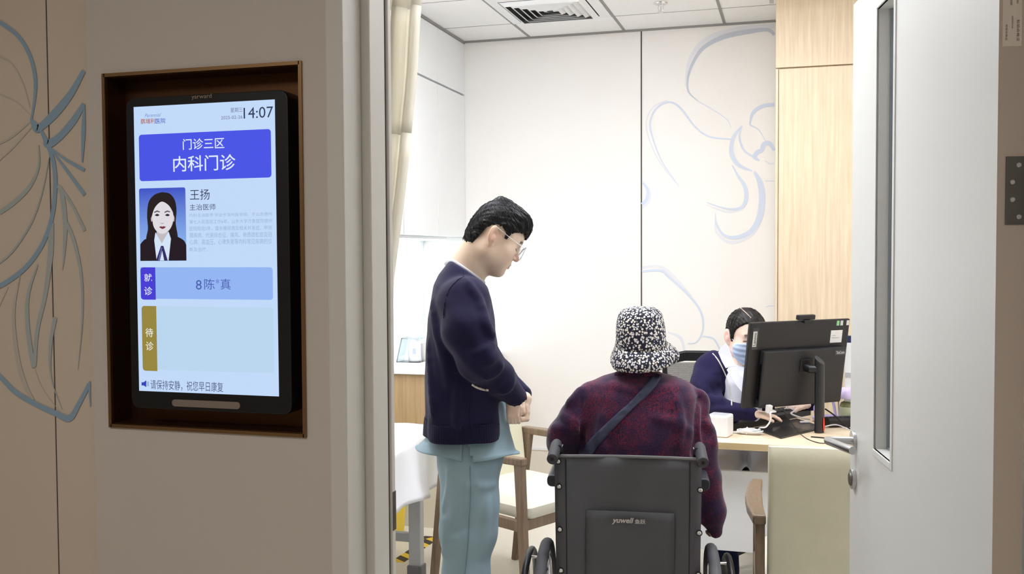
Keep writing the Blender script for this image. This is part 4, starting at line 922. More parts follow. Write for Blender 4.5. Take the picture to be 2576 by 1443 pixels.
for s in (-1, 1):
    xo = xm_+s*hx
    MB().tube([W(xo, 0.008, 0.42), W(xo, 0.008, ztop+0.005), W(xo, 0.0, ztop+0.018), W(xo, -0.02, ztop+0.022)], 0.0115, 12).build('back_post', M['wframe'], wl, smooth=True)
    gh = MB().tube([W(xo+s*0.010, 0.035, ztop+0.028), W(xo+s*0.010, 0.02, ztop+0.026), W(xo+s*0.013, -0.085, ztop+0.004)], [0.014, 0.0165, 0.0165], 18).build('push_handle', M['grip'], wl, smooth=True, bevel=0.002)
    MB().tube([W(xo+s*0.013, -0.0845, ztop+0.0041), W(xo+s*0.013, -0.0866, ztop+0.0038)], 0.005, 12).build('end_cap_hole', M['blackgloss'], gh)
    MB().tube([W(xo+s*0.002, 0.02, ztop+0.005), W(xo-s*0.008, 0.028, ztop+0.026)], 0.004, 8).build('handle_bolt', M['chrome'], gh, smooth=True)
    # arm rest
    ax_ = xm_+s*(hwb+0.004)
    MB().poly([W(ax_+dx, 0.05, 0.80+dz_) for dx, dz_ in rounded_rect(-0.024, 0.024, -0.018, 0.018, 0.014, 4)], wy*0.28).build('arm_pad', M['wpad'], wl, bevel=0.004)
    MB().tube([W(ax_-s*0.015, 0.07, 0.50), W(ax_-s*0.015, 0.07, 0.77), W(ax_-s*0.015, 0.10, 0.785), W(ax_-s*0.015, 0.32, 0.785), W(ax_-s*0.015, 0.35, 0.75), W(ax_-s*0.015, 0.36, 0.48)], 0.010, 10).build('arm_frame', M['wframe'], wl, smooth=True)
    MB().obox(W(ax_-s*0.02, 0.21, 0.62), wy, wx, Zv, 0.13, 0.0015, 0.13).build('skirt_guard', M['black'], wl)
    # frame
    MB().tube(spline([W(xo, 0.0, 0.44), W(xo, 0.40, 0.455), W(xo, 0.47, 0.43), W(xo, 0.55, 0.20), W(xo, 0.58, 0.12)], 4), 0.0115, 10).build('seat_rail', M['wframe'], wl, smooth=True)
    MB().tube([W(xo, 0.02, 0.44), W(xo, 0.02, 0.20), W(xo, 0.42, 0.20), W(xo, 0.44, 0.44)], 0.011, 10).build('lower_frame', M['wframe'], wl, smooth=True)
    MB().obox(W(xm_+s*0.12, 0.66, 0.115), wx, wy, Zv, 0.09, 0.06, 0.006).build('footplate', M['black'], wl, bevel=0.004)
    # front castor
    cst = MB().tube([W(xo, 0.43, 0.20), W(xo+s*0.02, 0.43, 0.17), W(xo+s*0.02, 0.40, 0.085)], 0.010, 8).build('castor_fork', M['wframe'], wl, smooth=True)
    MB().torus(W(xo+s*0.03, 0.40, 0.078), wx, 0.062, 0.0155, 32, 10).build('castor_wheel', M['tyre'], cst, smooth='all')
    # big wheel
    xw = xm_+s*(hwb+0.048); cw = W(xw, 0.085, 0.302); caxis = (wx*1.0 + Zv*s*0.035).normalized()
    wg = MB().torus(cw, caxis, 0.284, 0.0175, 72, 12).build('drive_wheel', M['tyre'], wl, smooth='all')
    MB().torus(cw, caxis, 0.263, 0.009, 72, 8).build('wheel_rim', M['chrome'], wg, smooth='all')
    MB().torus(cw+caxis*s*0.048, caxis, 0.262, 0.0105, 72, 10).build('hand_rim', M['black'], wg, smooth='all')
    MB().tube([cw-caxis*0.03, cw+caxis*0.03], 0.022, 16).build('hub', M['chrome'], wg, smooth=True)
    a1 = caxis.orthogonal().normalized(); a2 = caxis.cross(a1); spk = MB()
    for k in range(28):
        th = 2*math.pi*k/28; d1 = a1*math.cos(th)+a2*math.sin(th); d2 = a1*math.cos(th+0.6*(1 if k % 2 else -1))+a2*math.sin(th+0.6*(1 if k % 2 else -1))
        spk.tube([cw+d2*0.02+caxis*0.02*(1 if k % 2 else -1), cw+d1*0.262], 0.001, 4, cap=False)
    spk.build('spokes', M['chrome'], wg)
    for k in range(6):
        th = 2*math.pi*k/6+0.9; d1 = a1*math.cos(th)+a2*math.sin(th)
        MB().tube([cw+d1*0.262, cw+d1*0.262+caxis*s*0.048], 0.004, 6).build('rim_spacer', M['chrome'], wg)
MB().obox(W(xm_, 0.225, 0.455), wx, wy, Zv, hwb-0.02, 0.21, 0.012).build('seat', M['canvas'], wl, bevel=0.008)
MB().tube([W(xm_-hx, 0.15, 0.44), W(xm_+hx, 0.15, 0.21)], 0.010, 8).tube([W(xm_+hx, 0.17, 0.44), W(xm_-hx, 0.17, 0.21)], 0.010, 8).build('cross_brace', M['wframe'], wl, smooth=True)
# ================================================================== PEOPLE: smooth surfaces from blended volumes
def _v(p): return np.array([p[0], p[1], p[2]], dtype=np.float32)
class Vol:
    """signed distance field built by smooth unions; coordinates in metres"""
    def __init__(s, lo, hi, h):
        s.lo = _v(lo); s.h = h; s.n = np.maximum(((_v(hi)-s.lo)/h).astype(int)+1, 2)
        ax = [s.lo[i]+h*np.arange(s.n[i], dtype=np.float32) for i in range(3)]
        s.X, s.Y, s.Z = np.meshgrid(*ax, indexing='ij'); s.f = np.full(s.X.shape, 9.0, np.float32)
    def local(s, o, B):          # coordinates in a rotated frame: rows of B are its axes
        o = _v(o); X, Y, Z = s.X-o[0], s.Y-o[1], s.Z-o[2]
        return [X*b[0]+Y*b[1]+Z*b[2] for b in B]
    @staticmethod
    def smin(a, b, k):
        if k <= 0: return np.minimum(a, b)
        h = np.clip(0.5+0.5*(b-a)/k, 0, 1); return b*(1-h)+a*h-k*h*(1-h)
    def cone(s, a, b, r1, r2, flat=None):
        a, b = _v(a), _v(b); d = b-a; L2 = float(d@d) or 1e-9
        X, Y, Z = s.X-a[0], s.Y-a[1], s.Z-a[2]
        t = np.clip((X*d[0]+Y*d[1]+Z*d[2])/L2, 0, 1)
        X, Y, Z = X-t*d[0], Y-t*d[1], Z-t*d[2]
        if flat is not None:     # flat = (unit axis, factor): limb thinner along the axis
            ax, q = flat; ax = _v(ax); ax = ax/np.linalg.norm(ax); w = X*ax[0]+Y*ax[1]+Z*ax[2]; e = w*(1/q-1)
            X, Y, Z = X+ax[0]*e, Y+ax[1]*e, Z+ax[2]*e
        return np.sqrt(X*X+Y*Y+Z*Z)-(r1+(r2-r1)*t)
    def ell(s, c, r, B=None):
        if B is None: X, Y, Z = s.X-c[0], s.Y-c[1], s.Z-c[2]
        else: X, Y, Z = s.local(c, B)
        k0 = np.sqrt((X/r[0])**2+(Y/r[1])**2+(Z/r[2])**2); k1 = np.sqrt((X/r[0]**2)**2+(Y/r[1]**2)**2+(Z/r[2]**2)**2)+1e-9
        return k0*(k0-1)/k1
    def add(s, d, k=0.02): s.f = s.smin(s.f, d, k); return s
    def sub(s, d, k=0.01): s.f = -s.smin(-s.f, d, k); return s
    def cut(s, d, k=0.0): s.f = -s.smin(-s.f, -d, k); return s      # keep only where d < 0
    def chain(s, P, R, k=0.02, flat=None):
        for i in range(len(P)-1): s.add(s.cone(P[i], P[i+1], R[i], R[i+1], flat), k)
        return s
    def net(s):
        f = s.f; neg = f < 0; nx, ny, nz = f.shape
        c = [neg[i:nx-1+i, j:ny-1+j, k:nz-1+k] for i in (0, 1) for j in (0, 1) for k in (0, 1)]
        cnt = sum(x.astype(np.int8) for x in c); act = (cnt > 0) & (cnt < 8)
        idx = -np.ones(act.shape, np.int64); ii = np.argwhere(act); idx[act] = np.arange(len(ii))
        acc = np.zeros((len(ii), 3)); num = np.zeros(len(ii))
        cor = [(i, j, k) for i in (0, 1) for j in (0, 1) for k in (0, 1)]
        val = [f[ii[:, 0]+a, ii[:, 1]+b, ii[:, 2]+c_] for a, b, c_ in cor]
        for p in range(8):
            for q in range(p+1, 8):
                if sum(abs(cor[p][t]-cor[q][t]) for t in range(3)) != 1: continue
                va, vb = val[p], val[q]; m = (va < 0) != (vb < 0); t = np.where(m, va/(va-vb+1e-12), 0)
                for ax in range(3): acc[:, ax] += np.where(m, cor[p][ax]+(cor[q][ax]-cor[p][ax])*t, 0)
                num += m
        V = (ii+acc/num[:, None])*s.h+s.lo; F = []
        for ax in range(3):
            sl0 = [slice(1, -1)]*3; sl0[ax] = slice(0, -1); sl1 = list(sl0); sl1[ax] = slice(1, None)
            A, Bn = neg[tuple(sl0)], neg[tuple(sl1)]; e = np.argwhere(A != Bn)
            sg = A[tuple(e.T)]; off = np.array([1, 1, 1]); off[ax] = 0; g = e+off
            u, w = [(1, 2), (2, 0), (0, 1)][ax]; qs = []
            for (du, dw) in ((-1, -1), (0, -1), (0, 0), (-1, 0)):
                h_ = g.copy(); h_[:, u] += du; h_[:, w] += dw; qs.append(idx[tuple(h_.T)])
            Q = np.stack(qs, 1); Q[~sg] = Q[~sg][:, ::-1]; F.append(Q)
        F = np.concatenate(F); F = F[(F >= 0).all(1)]
        return V, F
def relax(V, F, it=2, lam=0.5):
    E = np.concatenate([F[:, [0, 1]], F[:, [1, 2]], F[:, [2, 3]], F[:, [3, 0]]]); E = np.concatenate([E, E[:, ::-1]])
    for _ in range(it):
        cnt = np.bincount(E[:, 0], minlength=len(V))[:, None]
        A = np.stack([np.bincount(E[:, 0], weights=V[E[:, 1], k], minlength=len(V)) for k in range(3)], 1)/np.maximum(cnt, 1)
        V = V+(A-V)*lam
    return V
def raw_mesh(V, F):
    me = bpy.data.meshes.new('t'); me.from_pydata(V.tolist(), [], F.tolist()); me.update(); o = bpy.data.objects.new('t', me); COL.objects.link(o); return o
def weld_parts(parts):       # one continuous surface: boolean union of the volumes' surfaces
    try:
        obs = [raw_mesh(V, F) for V, F in parts]; base = obs[0]
        for o in obs[1:]:
            q = base.modifiers.new('u', 'BOOLEAN'); q.operation = 'UNION'; q.solver = 'EXACT'; q.object = o
        dg = bpy.context.evaluated_depsgraph_get(); dg.update(); me = bpy.data.meshes.new_from_object(base.evaluated_get(dg))
        n = sum(len(V) for V, F in parts); ok = len(me.vertices) > 0.6*n
        for o in obs: bpy.data.objects.remove(o)
        return me if ok else None
    except Exception as e:
        print('weld failed', e); return None
def skin_obj(name, parts, m, parent=None, colfn=None, it=2):
    parts = [(relax(V, F, it), F) for V, F in parts]; me = weld_parts(parts) if len(parts) > 1 else None
    if me is None:
        Vs, Fs, k = [], [], 0
        for V, F in parts: Vs.append(V); Fs.append(F+k); k += len(V)
        me = bpy.data.meshes.new(name); me.from_pydata(np.concatenate(Vs).tolist(), [], np.concatenate(Fs).tolist()); me.update()
    elif len(parts) > 1: print('WELDED', name, len(me.vertices))
    me.name = name
    me.polygons.foreach_set('use_smooth', [True]*len(me.polygons))
    if colfn is not None:
        V = np.zeros(len(me.vertices)*3, np.float32); me.vertices.foreach_get('co', V); V = V.reshape(-1, 3)
        a = me.color_attributes.new('tint', 'FLOAT_COLOR', 'POINT'); a.data.foreach_set('color', np.concatenate([colfn(V), np.ones((len(V), 1))], 1).astype(np.float32).ravel())
    me.materials.clear(); me.materials.append(m); o = bpy.data.objects.new(name, me); COL.objects.link(o)
    if parent: attach(o, parent)
    return o
def unit(v): v = np.array(v, float); return v/np.linalg.norm(v)
def headframe(heading, pitch, roll=0.0):       # heading from +X towards +Y, pitch down; rows: forward, left, up
    F = np.array([math.cos(heading)*math.cos(pitch), math.sin(heading)*math.cos(pitch), -math.sin(pitch)])
    L = np.array([-math.sin(heading), math.cos(heading), 0.0]); U = np.cross(F, L)
    if roll: L, U = L*math.cos(roll)+U*math.sin(roll), U*math.cos(roll)-L*math.sin(roll)
    return np.array([F, L, U])
def loc2w(c, B, p): return _v(c)+p[0]*B[0]+p[1]*B[1]+p[2]*B[2]

def head_vol(c, B, S=1.0, h=0.0022, female=False, neck=None, eyes_open=0.0):
    """head volume in its own frame: x forward, y left, z up; ear at the origin plane"""
    R = 0.150*S; v = Vol(_v(c)-R, _v(c)+R, h)
    v.lo_c = c
    X, Y, Z = v.local(c, B); Y_ = np.abs(Y)
    class Lc: pass
    w = Vol.__new__(Vol); w.lo, w.h, w.n = v.lo, v.h, v.n; w.X, w.Y, w.Z = X/S, Y_/S, Z/S; w.f = np.full(X.shape, 9.0, np.float32)
    E, C = w.ell, w.cone
    jw = 0.88 if female else 1.0
    w.add(E((0.015, 0, 0.036), (0.083, 0.069, 0.075)), 0)
    w.add(E((0.045, 0, -0.005), (0.052, 0.056*jw, 0.078)), 0.03)          # mid face
    w.add(C((0.060, 0.012, -0.058), (0.070, 0.008, -0.076), 0.030*jw, 0.022), 0.025)   # jaw front
    w.add(C((0.000, 0.048*jw, -0.048), (0.062, 0.016, -0.084), 0.017, 0.016), 0.03)    # jaw line
    w.add(E((0.079, 0, -0.086), (0.014, 0.017, 0.012)), 0.012)            # chin
    w.add(C((0.002, 0.055*jw, -0.01), (0.0, 0.048*jw, -0.05), 0.016, 0.016), 0.03)
    w.add(E((0.056, 0.040, -0.020), (0.026, 0.022, 0.022)), 0.025).add(E((0.046, 0.032, -0.048), (0.032, 0.026, 0.030)), 0.03)         # cheekbone
    w.add(C((0.086, 0.0, 0.026), (0.078, 0.040, 0.025), 0.0085, 0.008), 0.012)   # brow ridge
    w.sub(E((0.106, 0.033, 0.006), (0.019, 0.020, 0.0125)), 0.012)        # eye socket
    w.add(E((0.0745, 0.0315, 0.005), (0.0135, 0.0145, 0.0125)), 0.003)    # closed or lowered lid over the eyeball
    w.add(C((0.089, 0, 0.016), (0.1090, 0, -0.019), 0.0055, 0.0088), 0.009)  # nose bridge
    w.add(E((0.107, 0, -0.023), (0.0105, 0.0095, 0.0085)), 0.005)
    w.add(E((0.0965, 0.0115, -0.0265), (0.0085, 0.0062, 0.0062)), 0.004)    # nostril wing
    w.sub(E((0.100, 0.0055, -0.0325), (0.004, 0.0028, 0.004)), 0.002)
    w.add(E((0.086, 0, -0.048), (0.015, 0.024, 0.016)), 0.010)            # muzzle
    w.add(C((0.0985, 0.0, -0.0475), (0.087, 0.021, -0.0525), 0.0052, 0.0022), 0.003)   # upper lip
    w.add(C((0.0965, 0.0, -0.0590), (0.086, 0.019, -0.0555), 0.0062, 0.0026), 0.003)   # lower lip
    w.sub(C((0.105, 0.0, -0.0532), (0.088, 0.022, -0.0540), 0.0013, 0.0011), 0.002)
    w.sub(E((0.098, 0, -0.071), (0.008, 0.018, 0.005)), 0.006)            # groove under the lip
    # ear
    eb = np.array([unit((0.95, 0.35, 0)), unit((-0.35, 0.95, 0)), (0, 0, 1.0)])
    tl = 0.20; eb2 = np.array([unit((1*math.cos(tl), 0.0, math.sin(tl))), (0, 1.0, 0), unit((-math.sin(tl), 0, math.cos(tl)))])
    eb3 = np.array([eb2[0]*0.92-eb2[1]*0.39, eb2[1]*0.92+eb2[0]*0.39, eb2[2]])
    w.add(E((-0.006, 0.074, 0.002), (0.0175, 0.0065, 0.031), eb3), 0.003)
    w.sub(E((-0.002, 0.0805, 0.005), (0.0105, 0.0055, 0.019), eb3), 0.003)
    w.add(E((0.001, 0.0775, -0.008), (0.0055, 0.004, 0.012), eb3), 0.003)
    w.add(E((0.001, 0.0715, -0.025), (0.0085, 0.0055, 0.0105), eb3), 0.004)
    v.f = w.f*S
    return v, w

def skinmat(name, rgb):
    m = bpy.data.materials.new(name); m.use_nodes = True; N = m.node_tree.nodes; L = m.node_tree.links; b = N['Principled BSDF']
    a = N.new('ShaderNodeVertexColor'); a.layer_name = 'tint'
    n = N.new('ShaderNodeTexNoise'); n.inputs['Scale'].default_value = 60; n.inputs['Detail'].default_value = 4
    tc = N.new('ShaderNodeTexCoord'); L.new(tc.outputs['Object'], n.inputs[0])
    r = N.new('ShaderNodeMapRange'); r.inputs['To Min'].default_value = 0.95; r.inputs['To Max'].default_value = 1.05; L.new(n.outputs['Fac'], r.inputs['Value'])
    h = N.new('ShaderNodeHueSaturation'); L.new(a.outputs['Color'], h.inputs['Color']); L.new(r.outputs[0], h.inputs['Value']); L.new(h.outputs[0], b.inputs['Base Color'])
    b.inputs['Roughness'].default_value = 0.5; b.inputs['Subsurface Weight'].default_value = 0.12; b.inputs['Subsurface Radius'].default_value = (0.012, 0.005, 0.003)
    b.inputs['Subsurface Scale'].default_value = 0.5; b.inputs['Specular IOR Level'].default_value = 0.35
    return m
def hairmat(name, c1, c2, scale=220.0):
    m = bpy.data.materials.new(name); m.use_nodes = True; N = m.node_tree.nodes; L = m.node_tree.links; b = N['Principled BSDF']
    tc = N.new('ShaderNodeTexCoord'); n = N.new('ShaderNodeTexNoise'); n.inputs['Scale'].default_value = scale; n.inputs['Detail'].default_value = 5
    L.new(tc.outputs['Object'], n.inputs[0])
    r = N.new('ShaderNodeValToRGB'); r.color_ramp.elements[0].position = 0.35; r.color_ramp.elements[1].position = 0.75; r.color_ramp.elements[0].color = lin(c1); r.color_ramp.elements[1].color = lin(c2)
    L.new(n.outputs['Fac'], r.inputs[0]); L.new(r.outputs[0], b.inputs['Base Color']); b.inputs['Roughness'].default_value = 0.48; b.inputs['Specular IOR Level'].default_value = 0.35
    return m
def facecol(base, c, B, S=1.0, brow=(60, 45, 40), lip=(190, 120, 112), blush=(226, 160, 140), handc=None):
    bc, br, lp, bl = [np.array(lin(x)[:3]) for x in (base, brow, lip, blush)]
    def fn(V):
        P = V-_v(c); x, y, z = [(P@b)/S for b in B]; y = np.abs(y)
        out = np.tile(bc, (len(V), 1))
        def mix(w, col): nonlocal out; w = np.clip(w, 0, 1)[:, None]; out = out*(1-w)+col*w
        near = (np.abs(P).max(1) < 0.14*S)
        g = lambda a, s_: np.exp(-(a/s_)**2)
        mix(near*(x > 0.03)*0.45*g(y-0.034, 0.02)*g(z+0.022, 0.018), bl)
        mix(near*(x > 0.085)*0.5*g(y, 0.012)*g(z+0.022, 0.010), bl)
        mix(near*0.55*(y > 0.066)*g(z-0.0, 0.03)*g(x+0.003, 0.025), bl)
        zl = -0.0532+0.0*y
        mix(near*(x > 0.080)*np.clip((0.0235-y)/0.004, 0, 1)*g(z-zl, 0.0085)**2*1.2, lp)
        zb = 0.0285-8*(np.clip(y-0.026, 0, 1))**2
        mix(near*(x > 0.05)*(y > 0.013)*(y < 0.047)*np.clip(1.3*g(z-zb, 0.0042), 0, 1)*0.9, br)
        mix(near*(x > 0.06)*(np.abs(y-0.0325) < 0.0165)*g(z-0.0012+6*(y-0.0325)**2, 0.0021)*1.3, br*0.6)
        return out
    return fn
def hand(v, wrist, palm_dir, back_n, curl=0.9, S=1.0, thumb_side=1, spread=0.0, k=0.004):
    """adds a palm, four bent fingers and a thumb to volume v. palm_dir: wrist to knuckles; back_n: out of the back of the hand"""
    d = unit(palm_dir); n = unit(np.array(back_n)-d*np.dot(back_n, d)); s = np.cross(d, n)*thumb_side; w = _v(wrist)
    v.add(v.cone(w, w+d*0.03*S, 0.024*S, 0.026*S, (n, 0.72)), 0.015)
    for q in (-0.026, -0.009, 0.009, 0.026):
        v.add(v.cone(w+d*0.02*S+s*q*0.6*S, w+d*0.082*S+s*q*S, 0.014*S, 0.0115*S), 0.010)
    for i, (q, L) in enumerate(((0.029, 0.066), (0.0098, 0.075), (-0.0098, 0.070), (-0.0285, 0.055))):
        p = w+d*0.086*S+s*q*S; a = 0.25+0.12*i; dirv = d; r = 0.0088*S if i < 3 else 0.0076*S
        for j, f in enumerate((0.46, 0.30, 0.24)):
            a = curl*(0.55+0.10*i) if j == 0 else a+curl*(0.75 if j == 1 else 0.45)
            dj = unit(d*math.cos(a)-n*math.sin(a)+s*spread*q*8); p2 = p+dj*L*f*S
            v.add(v.cone(p, p2, r, r*0.93), k if j else 0.006); p = p2; r *= 0.93
    t0 = w+d*0.022*S+s*0.020*S; t1 = t0+unit(d*0.75+s*0.62-n*0.15)*0.038*S; t2 = t1+unit(d*0.95+s*0.15-n*0.35)*0.032*S; t3 = t2+unit(d*0.9-s*0.1-n*0.5)*0.024*S
    v.add(v.cone(t0, t1, 0.015*S, 0.0115*S), 0.010); v.add(v.cone(t1, t2, 0.0112*S, 0.0098*S), k); v.add(v.cone(t2, t3, 0.0098*S, 0.0085*S), k)
    return v
def loft(rings, n=72):
    """rings: (centre, axis u, axis v, ru, rv, fn(theta)->offset, dz fn) -> MB tube, open ends"""
    mb = MB()
    for (c, u, w, ru, rv, fo, fz) in rings:
        c, u, w = Vector(c), Vector(u), Vector(w)
        for j in range(n):
            th = 2*math.pi*j/n; r = 1+(fo(th) if fo else 0)
            p = c+u*(ru*r*math.cos(th))+w*(rv*r*math.sin(th)); p.z += fz(th) if fz else 0
            mb.v.append(tuple(p))
    for i in range(len(rings)-1):
        for j in range(n): mb.f.append((i*n+j, i*n+(j+1) % n, (i+1)*n+(j+1) % n, (i+1)*n+j))
    return mb
def knit(name, rgb, sc=420.0, rough=0.9, vert=False, rgb2=None, sheen=0.25):
    m = bpy.data.materials.new(name); m.use_nodes = True; N = m.node_tree.nodes; L = m.node_tree.links; b = N['Principled BSDF']
    b.inputs['Base Color'].default_value = lin(rgb); b.inputs['Roughness'].default_value = rough; b.inputs['Sheen Weight'].default_value = sheen
    b.inputs['Sheen Roughness'].default_value = 0.5; b.inputs['Specular IOR Level'].default_value = 0.15
    tc = N.new('ShaderNodeTexCoord'); n = N.new('ShaderNodeTexNoise'); n.inputs['Scale'].default_value = sc; n.inputs['Detail'].default_value = 2
    L.new(tc.outputs['Object'], n.inputs[0]); bp = N.new('ShaderNodeBump'); bp.inputs['Strength'].default_value = 0.35; bp.inputs['Distance'].default_value = 0.001
    L.new(n.outputs['Fac'], bp.inputs['Height']); L.new(bp.outputs[0], b.inputs['Normal'])
    MATS[name] = m; return m
M['navy'] = knit('navy_knit', (33, 30, 60), sheen=0.1); M['navyrib'] = knit('navy_rib', (29, 27, 54), sheen=0.1); M['navydoc'] = knit('navy_wool', (52, 44, 92))
M['scrub'] = mat('scrub_blue', (148, 174, 187), 0.75, bump=0.08, bscale=500, sheen=0.1)
M['tee'] = mat('grey_tee', (222, 222, 228), 0.8, bump=0.2, bscale=600)
M['cord'] = mat('cream_piping', (226, 220, 206), 0.7, bump=0.5, bscale=300)
M['coat'] = mat('white_coat', (236, 238, 250), 0.7, bump=0.08, bscale=300)
M['hairk'] = hairmat('black_hair', (8, 8, 10), (24, 24, 28)); M['hairb'] = hairmat('brown_black_hair', (16, 11, 11), (36, 26, 25))
M['shoe'] = mat('white_shoe', (232, 232, 232), 0.5)

# ------------------------------------------------------------------ man in the navy cardigan
ZC = 3.0
def m_(px, py, dz_=0.0): return np.array(cam(px, py, ZC+dz_))
hd = math.radians(28)
mB = headframe(hd, math.radians(29))
ear = m_(1244, 594, -0.072*0.95); mC = ear+0.073*mB[1]
mv, mw = head_vol(mC, mB, 0.975, 0.0021)
bodyh = math.radians(24); bF = np.array([math.cos(bodyh), math.sin(bodyh), 0]); bL = np.array([-math.sin(bodyh), math.cos(bodyh), 0]); zU = np.array([0, 0, 1.0])
neck0 = m_(1163, 700, 0.02); neck1 = loc2w(mC, mB, (-0.012, 0, -0.045))
mv.add(mv.cone(neck0, neck1, 0.066, 0.056), 0.02)
mv.cut(-(mv.Z-(mC[2]-0.149))); 
# body under the clothes
def man_pt(px, py, side):     # side: -1 right arm (near the camera) .. +1 left
    return m_(px, py, 0.0)
sh = m_(1158, 752, 0.02)
shR, shL = sh-bL*0.165+np.array([0, 0, 0.0]), sh+bL*0.165
elR = m_(1212, 915, -0.20); wrR = m_(1292, 1002, -0.06)
elL = m_(1214, 905, 0.20); wrL = m_(1312, 982, 0.035)
hipc = m_(1180, 1120, 0.02); bodyv = Vol(np.array([-1.55, 2.35, 0.0]), np.array([-0.35, 3.45, 1.55]), 0.011)
bv = bodyv
chest = m_(1160, 830, 0.02); belly = m_(1172, 980, 0.02)
bv.add(bv.cone(sh-bL*0.09, sh+bL*0.09, 0.052, 0.052), 0).add(bv.cone(chest-bL*0.06, chest+bL*0.06, 0.078, 0.078), 0.04).add(bv.cone(belly-bL*0.05, belly+bL*0.05, 0.080, 0.080), 0.04).add(bv.cone(hipc-bL*0.05, hipc+bL*0.05, 0.080, 0.080), 0.04)
bv.add(bv.cone(sh+zU*0.02, neck1, 0.05, 0.045), 0.03)
bv.chain([shR, elR, wrR], [0.048, 0.034, 0.018], 0.02); bv.chain([shL, elL, wrL], [0.042, 0.026, 0.011], 0.02)
ft = []
for s in (-1, 1):
    hp = hipc+bL*s*0.075-zU*0.04; kn = hipc+bL*s*0.085+bF*0.0; kn[2] = 0.48; an = hipc+bL*s*0.11-bF*0.03; an[2] = 0.09
    bv.chain([hp, kn, an], [0.070, 0.050, 0.038], 0.02); toe = an+bF*0.16; toe[2] = 0.035; bv.add(bv.cone(an-zU*0.03, toe, 0.036, 0.028), 0.02); ft.append((hp, kn, an))
# hands: right hand (near) hangs under the cuff, left hand curls round in front of it
_hc = m_(1303, 1022, -0.015); hv = Vol(_hc-np.array([0.085, 0.10, 0.085]), _hc+np.array([0.085, 0.12, 0.07]), 0.0018)
E1 = np.array(CR); 
def digit(v, pts, r, k=0.0028):
    P = [m_(*q) for q in pts]
    for i in range(len(P)-1): v.add(v.cone(P[i], P[i+1], r*(1-0.07*i), r*(1-0.07*(i+1))), k if i else 0.006)
# left hand: palm hangs from the far cuff, fingers fold back towards the right hand
hv.add(hv.cone(m_(1316, 986, 0.03), m_(1321, 1004, 0.014), 0.019, 0.020), 0).add(hv.cone(m_(1319, 1002, 0.004), m_(1322, 1030, -0.004), 0.017, 0.013), 0.012).add(hv.cone(m_(1319, 1002, 0.030), m_(1324, 1028, 0.040), 0.016, 0.012), 0.014)
for i, (z_, sh_) in enumerate(((-0.010, 0), (0.008, 1.5), (0.026, 1.0), (0.042, -2))):
    digit(hv, [(1321+sh_, 1022, z_), (1325+sh_, 1036+sh_, z_), (1324+sh_, 1053+sh_*1.2-i, z_-0.004), (1311+sh_, 1055+sh_-i, z_-0.010), (1302+sh_*2, 1045+sh_, z_-0.012)], 0.0092-0.0004*i)
digit(hv, [(1317, 998, -0.012), (1312, 1012, -0.026), (1313, 1024, -0.034), (1316, 1036, -0.036)], 0.0108)
# right hand under the near cuff, loosely closed
hv.add(hv.cone(m_(1286, 998, -0.065), m_(1290, 1018, -0.058), 0.020, 0.020), 0).add(hv.cone(m_(1287, 1018, -0.060), m_(1285, 1036, -0.062), 0.014, 0.012), 0.012).add(hv.cone(m_(1293, 1016, -0.058), m_(1297, 1034, -0.058), 0.014, 0.012), 0.012)
for i, x_ in enumerate((1279, 1286.5, 1294, 1301.5)):
    digit(hv, [(x_, 1032, -0.066), (x_+0.5, 1046+2.5*math.sin(i), -0.072), (x_+2, 1059+3*math.sin(i*1.1), -0.064), (x_+4, 1062, -0.042), (x_+4, 1050, -0.030)], 0.0066, 0.0012)
digit(hv, [(1296, 1014, -0.050), (1305, 1026, -0.046), (1307, 1040, -0.040)], 0.0095)
skinm = skinmat('skin', None)
man = skin_obj('person', [mv.net(), bv.net(), hv.net()], skinm, None, facecol((246, 220, 198), mC, mB, lip=(196, 134, 122), blush=(228, 164, 146)), it=1)
tag(man, 'standing person in navy cardigan and blue scrubs wearing glasses, head bowed', 'person')
# hair
hv_ = Vol(mC-0.16, mC+0.16, 0.0024); X, Y, Z = hv_.local(mC, mB)
lw = Vol.__new__(Vol); lw.lo, lw.h, lw.n = hv_.lo, hv_.h, hv_.n; lw.X, lw.Y, lw.Z = X, np.abs(Y), Z; lw.f = np.full(X.shape, 9.0, np.float32)
lw.add(lw.ell((0.014, 0, 0.042), (0.084, 0.077, 0.081)), 0)
lw.add(lw.ell((-0.044, 0.0, -0.014), (0.029, 0.054, 0.056)), 0.03)
lw.add(lw.ell((0.058, 0, 0.084), (0.040, 0.060, 0.032)), 0.03)
lw.add(lw.ell((0.080, 0, 0.064), (0.020, 0.048, 0.026)), 0.015)
lw.add(lw.ell((0.091, 0.0, 0.050), (0.009, 0.034, 0.018)), 0.01)
lw.add(lw.cone((0.034, 0.068, 0.045), (0.036, 0.0695, 0.012), 0.007, 0.004), 0.008)
# strands: streaks running back-to-front over the crown
ang = np.arctan2(lw.Z-0.02, lw.Y+0.02); ang2 = np.arctan2(lw.Z+0.02, lw.X-0.01)
Ys = Y
flow = np.arctan2(Y, lw.Z+0.03); lw.f = lw.f-0.0011*np.sin(flow*46+2.2*np.sin(ang2*4))-0.0009*np.sin(flow*83+3.1*np.sin(ang2*7+1))-0.0012*np.sin(flow*17+ang2*6)
lw.add(lw.cone((-0.024, 0.010, 0.112), (0.004, 0.002, 0.124), 0.014, 0.004), 0.02)
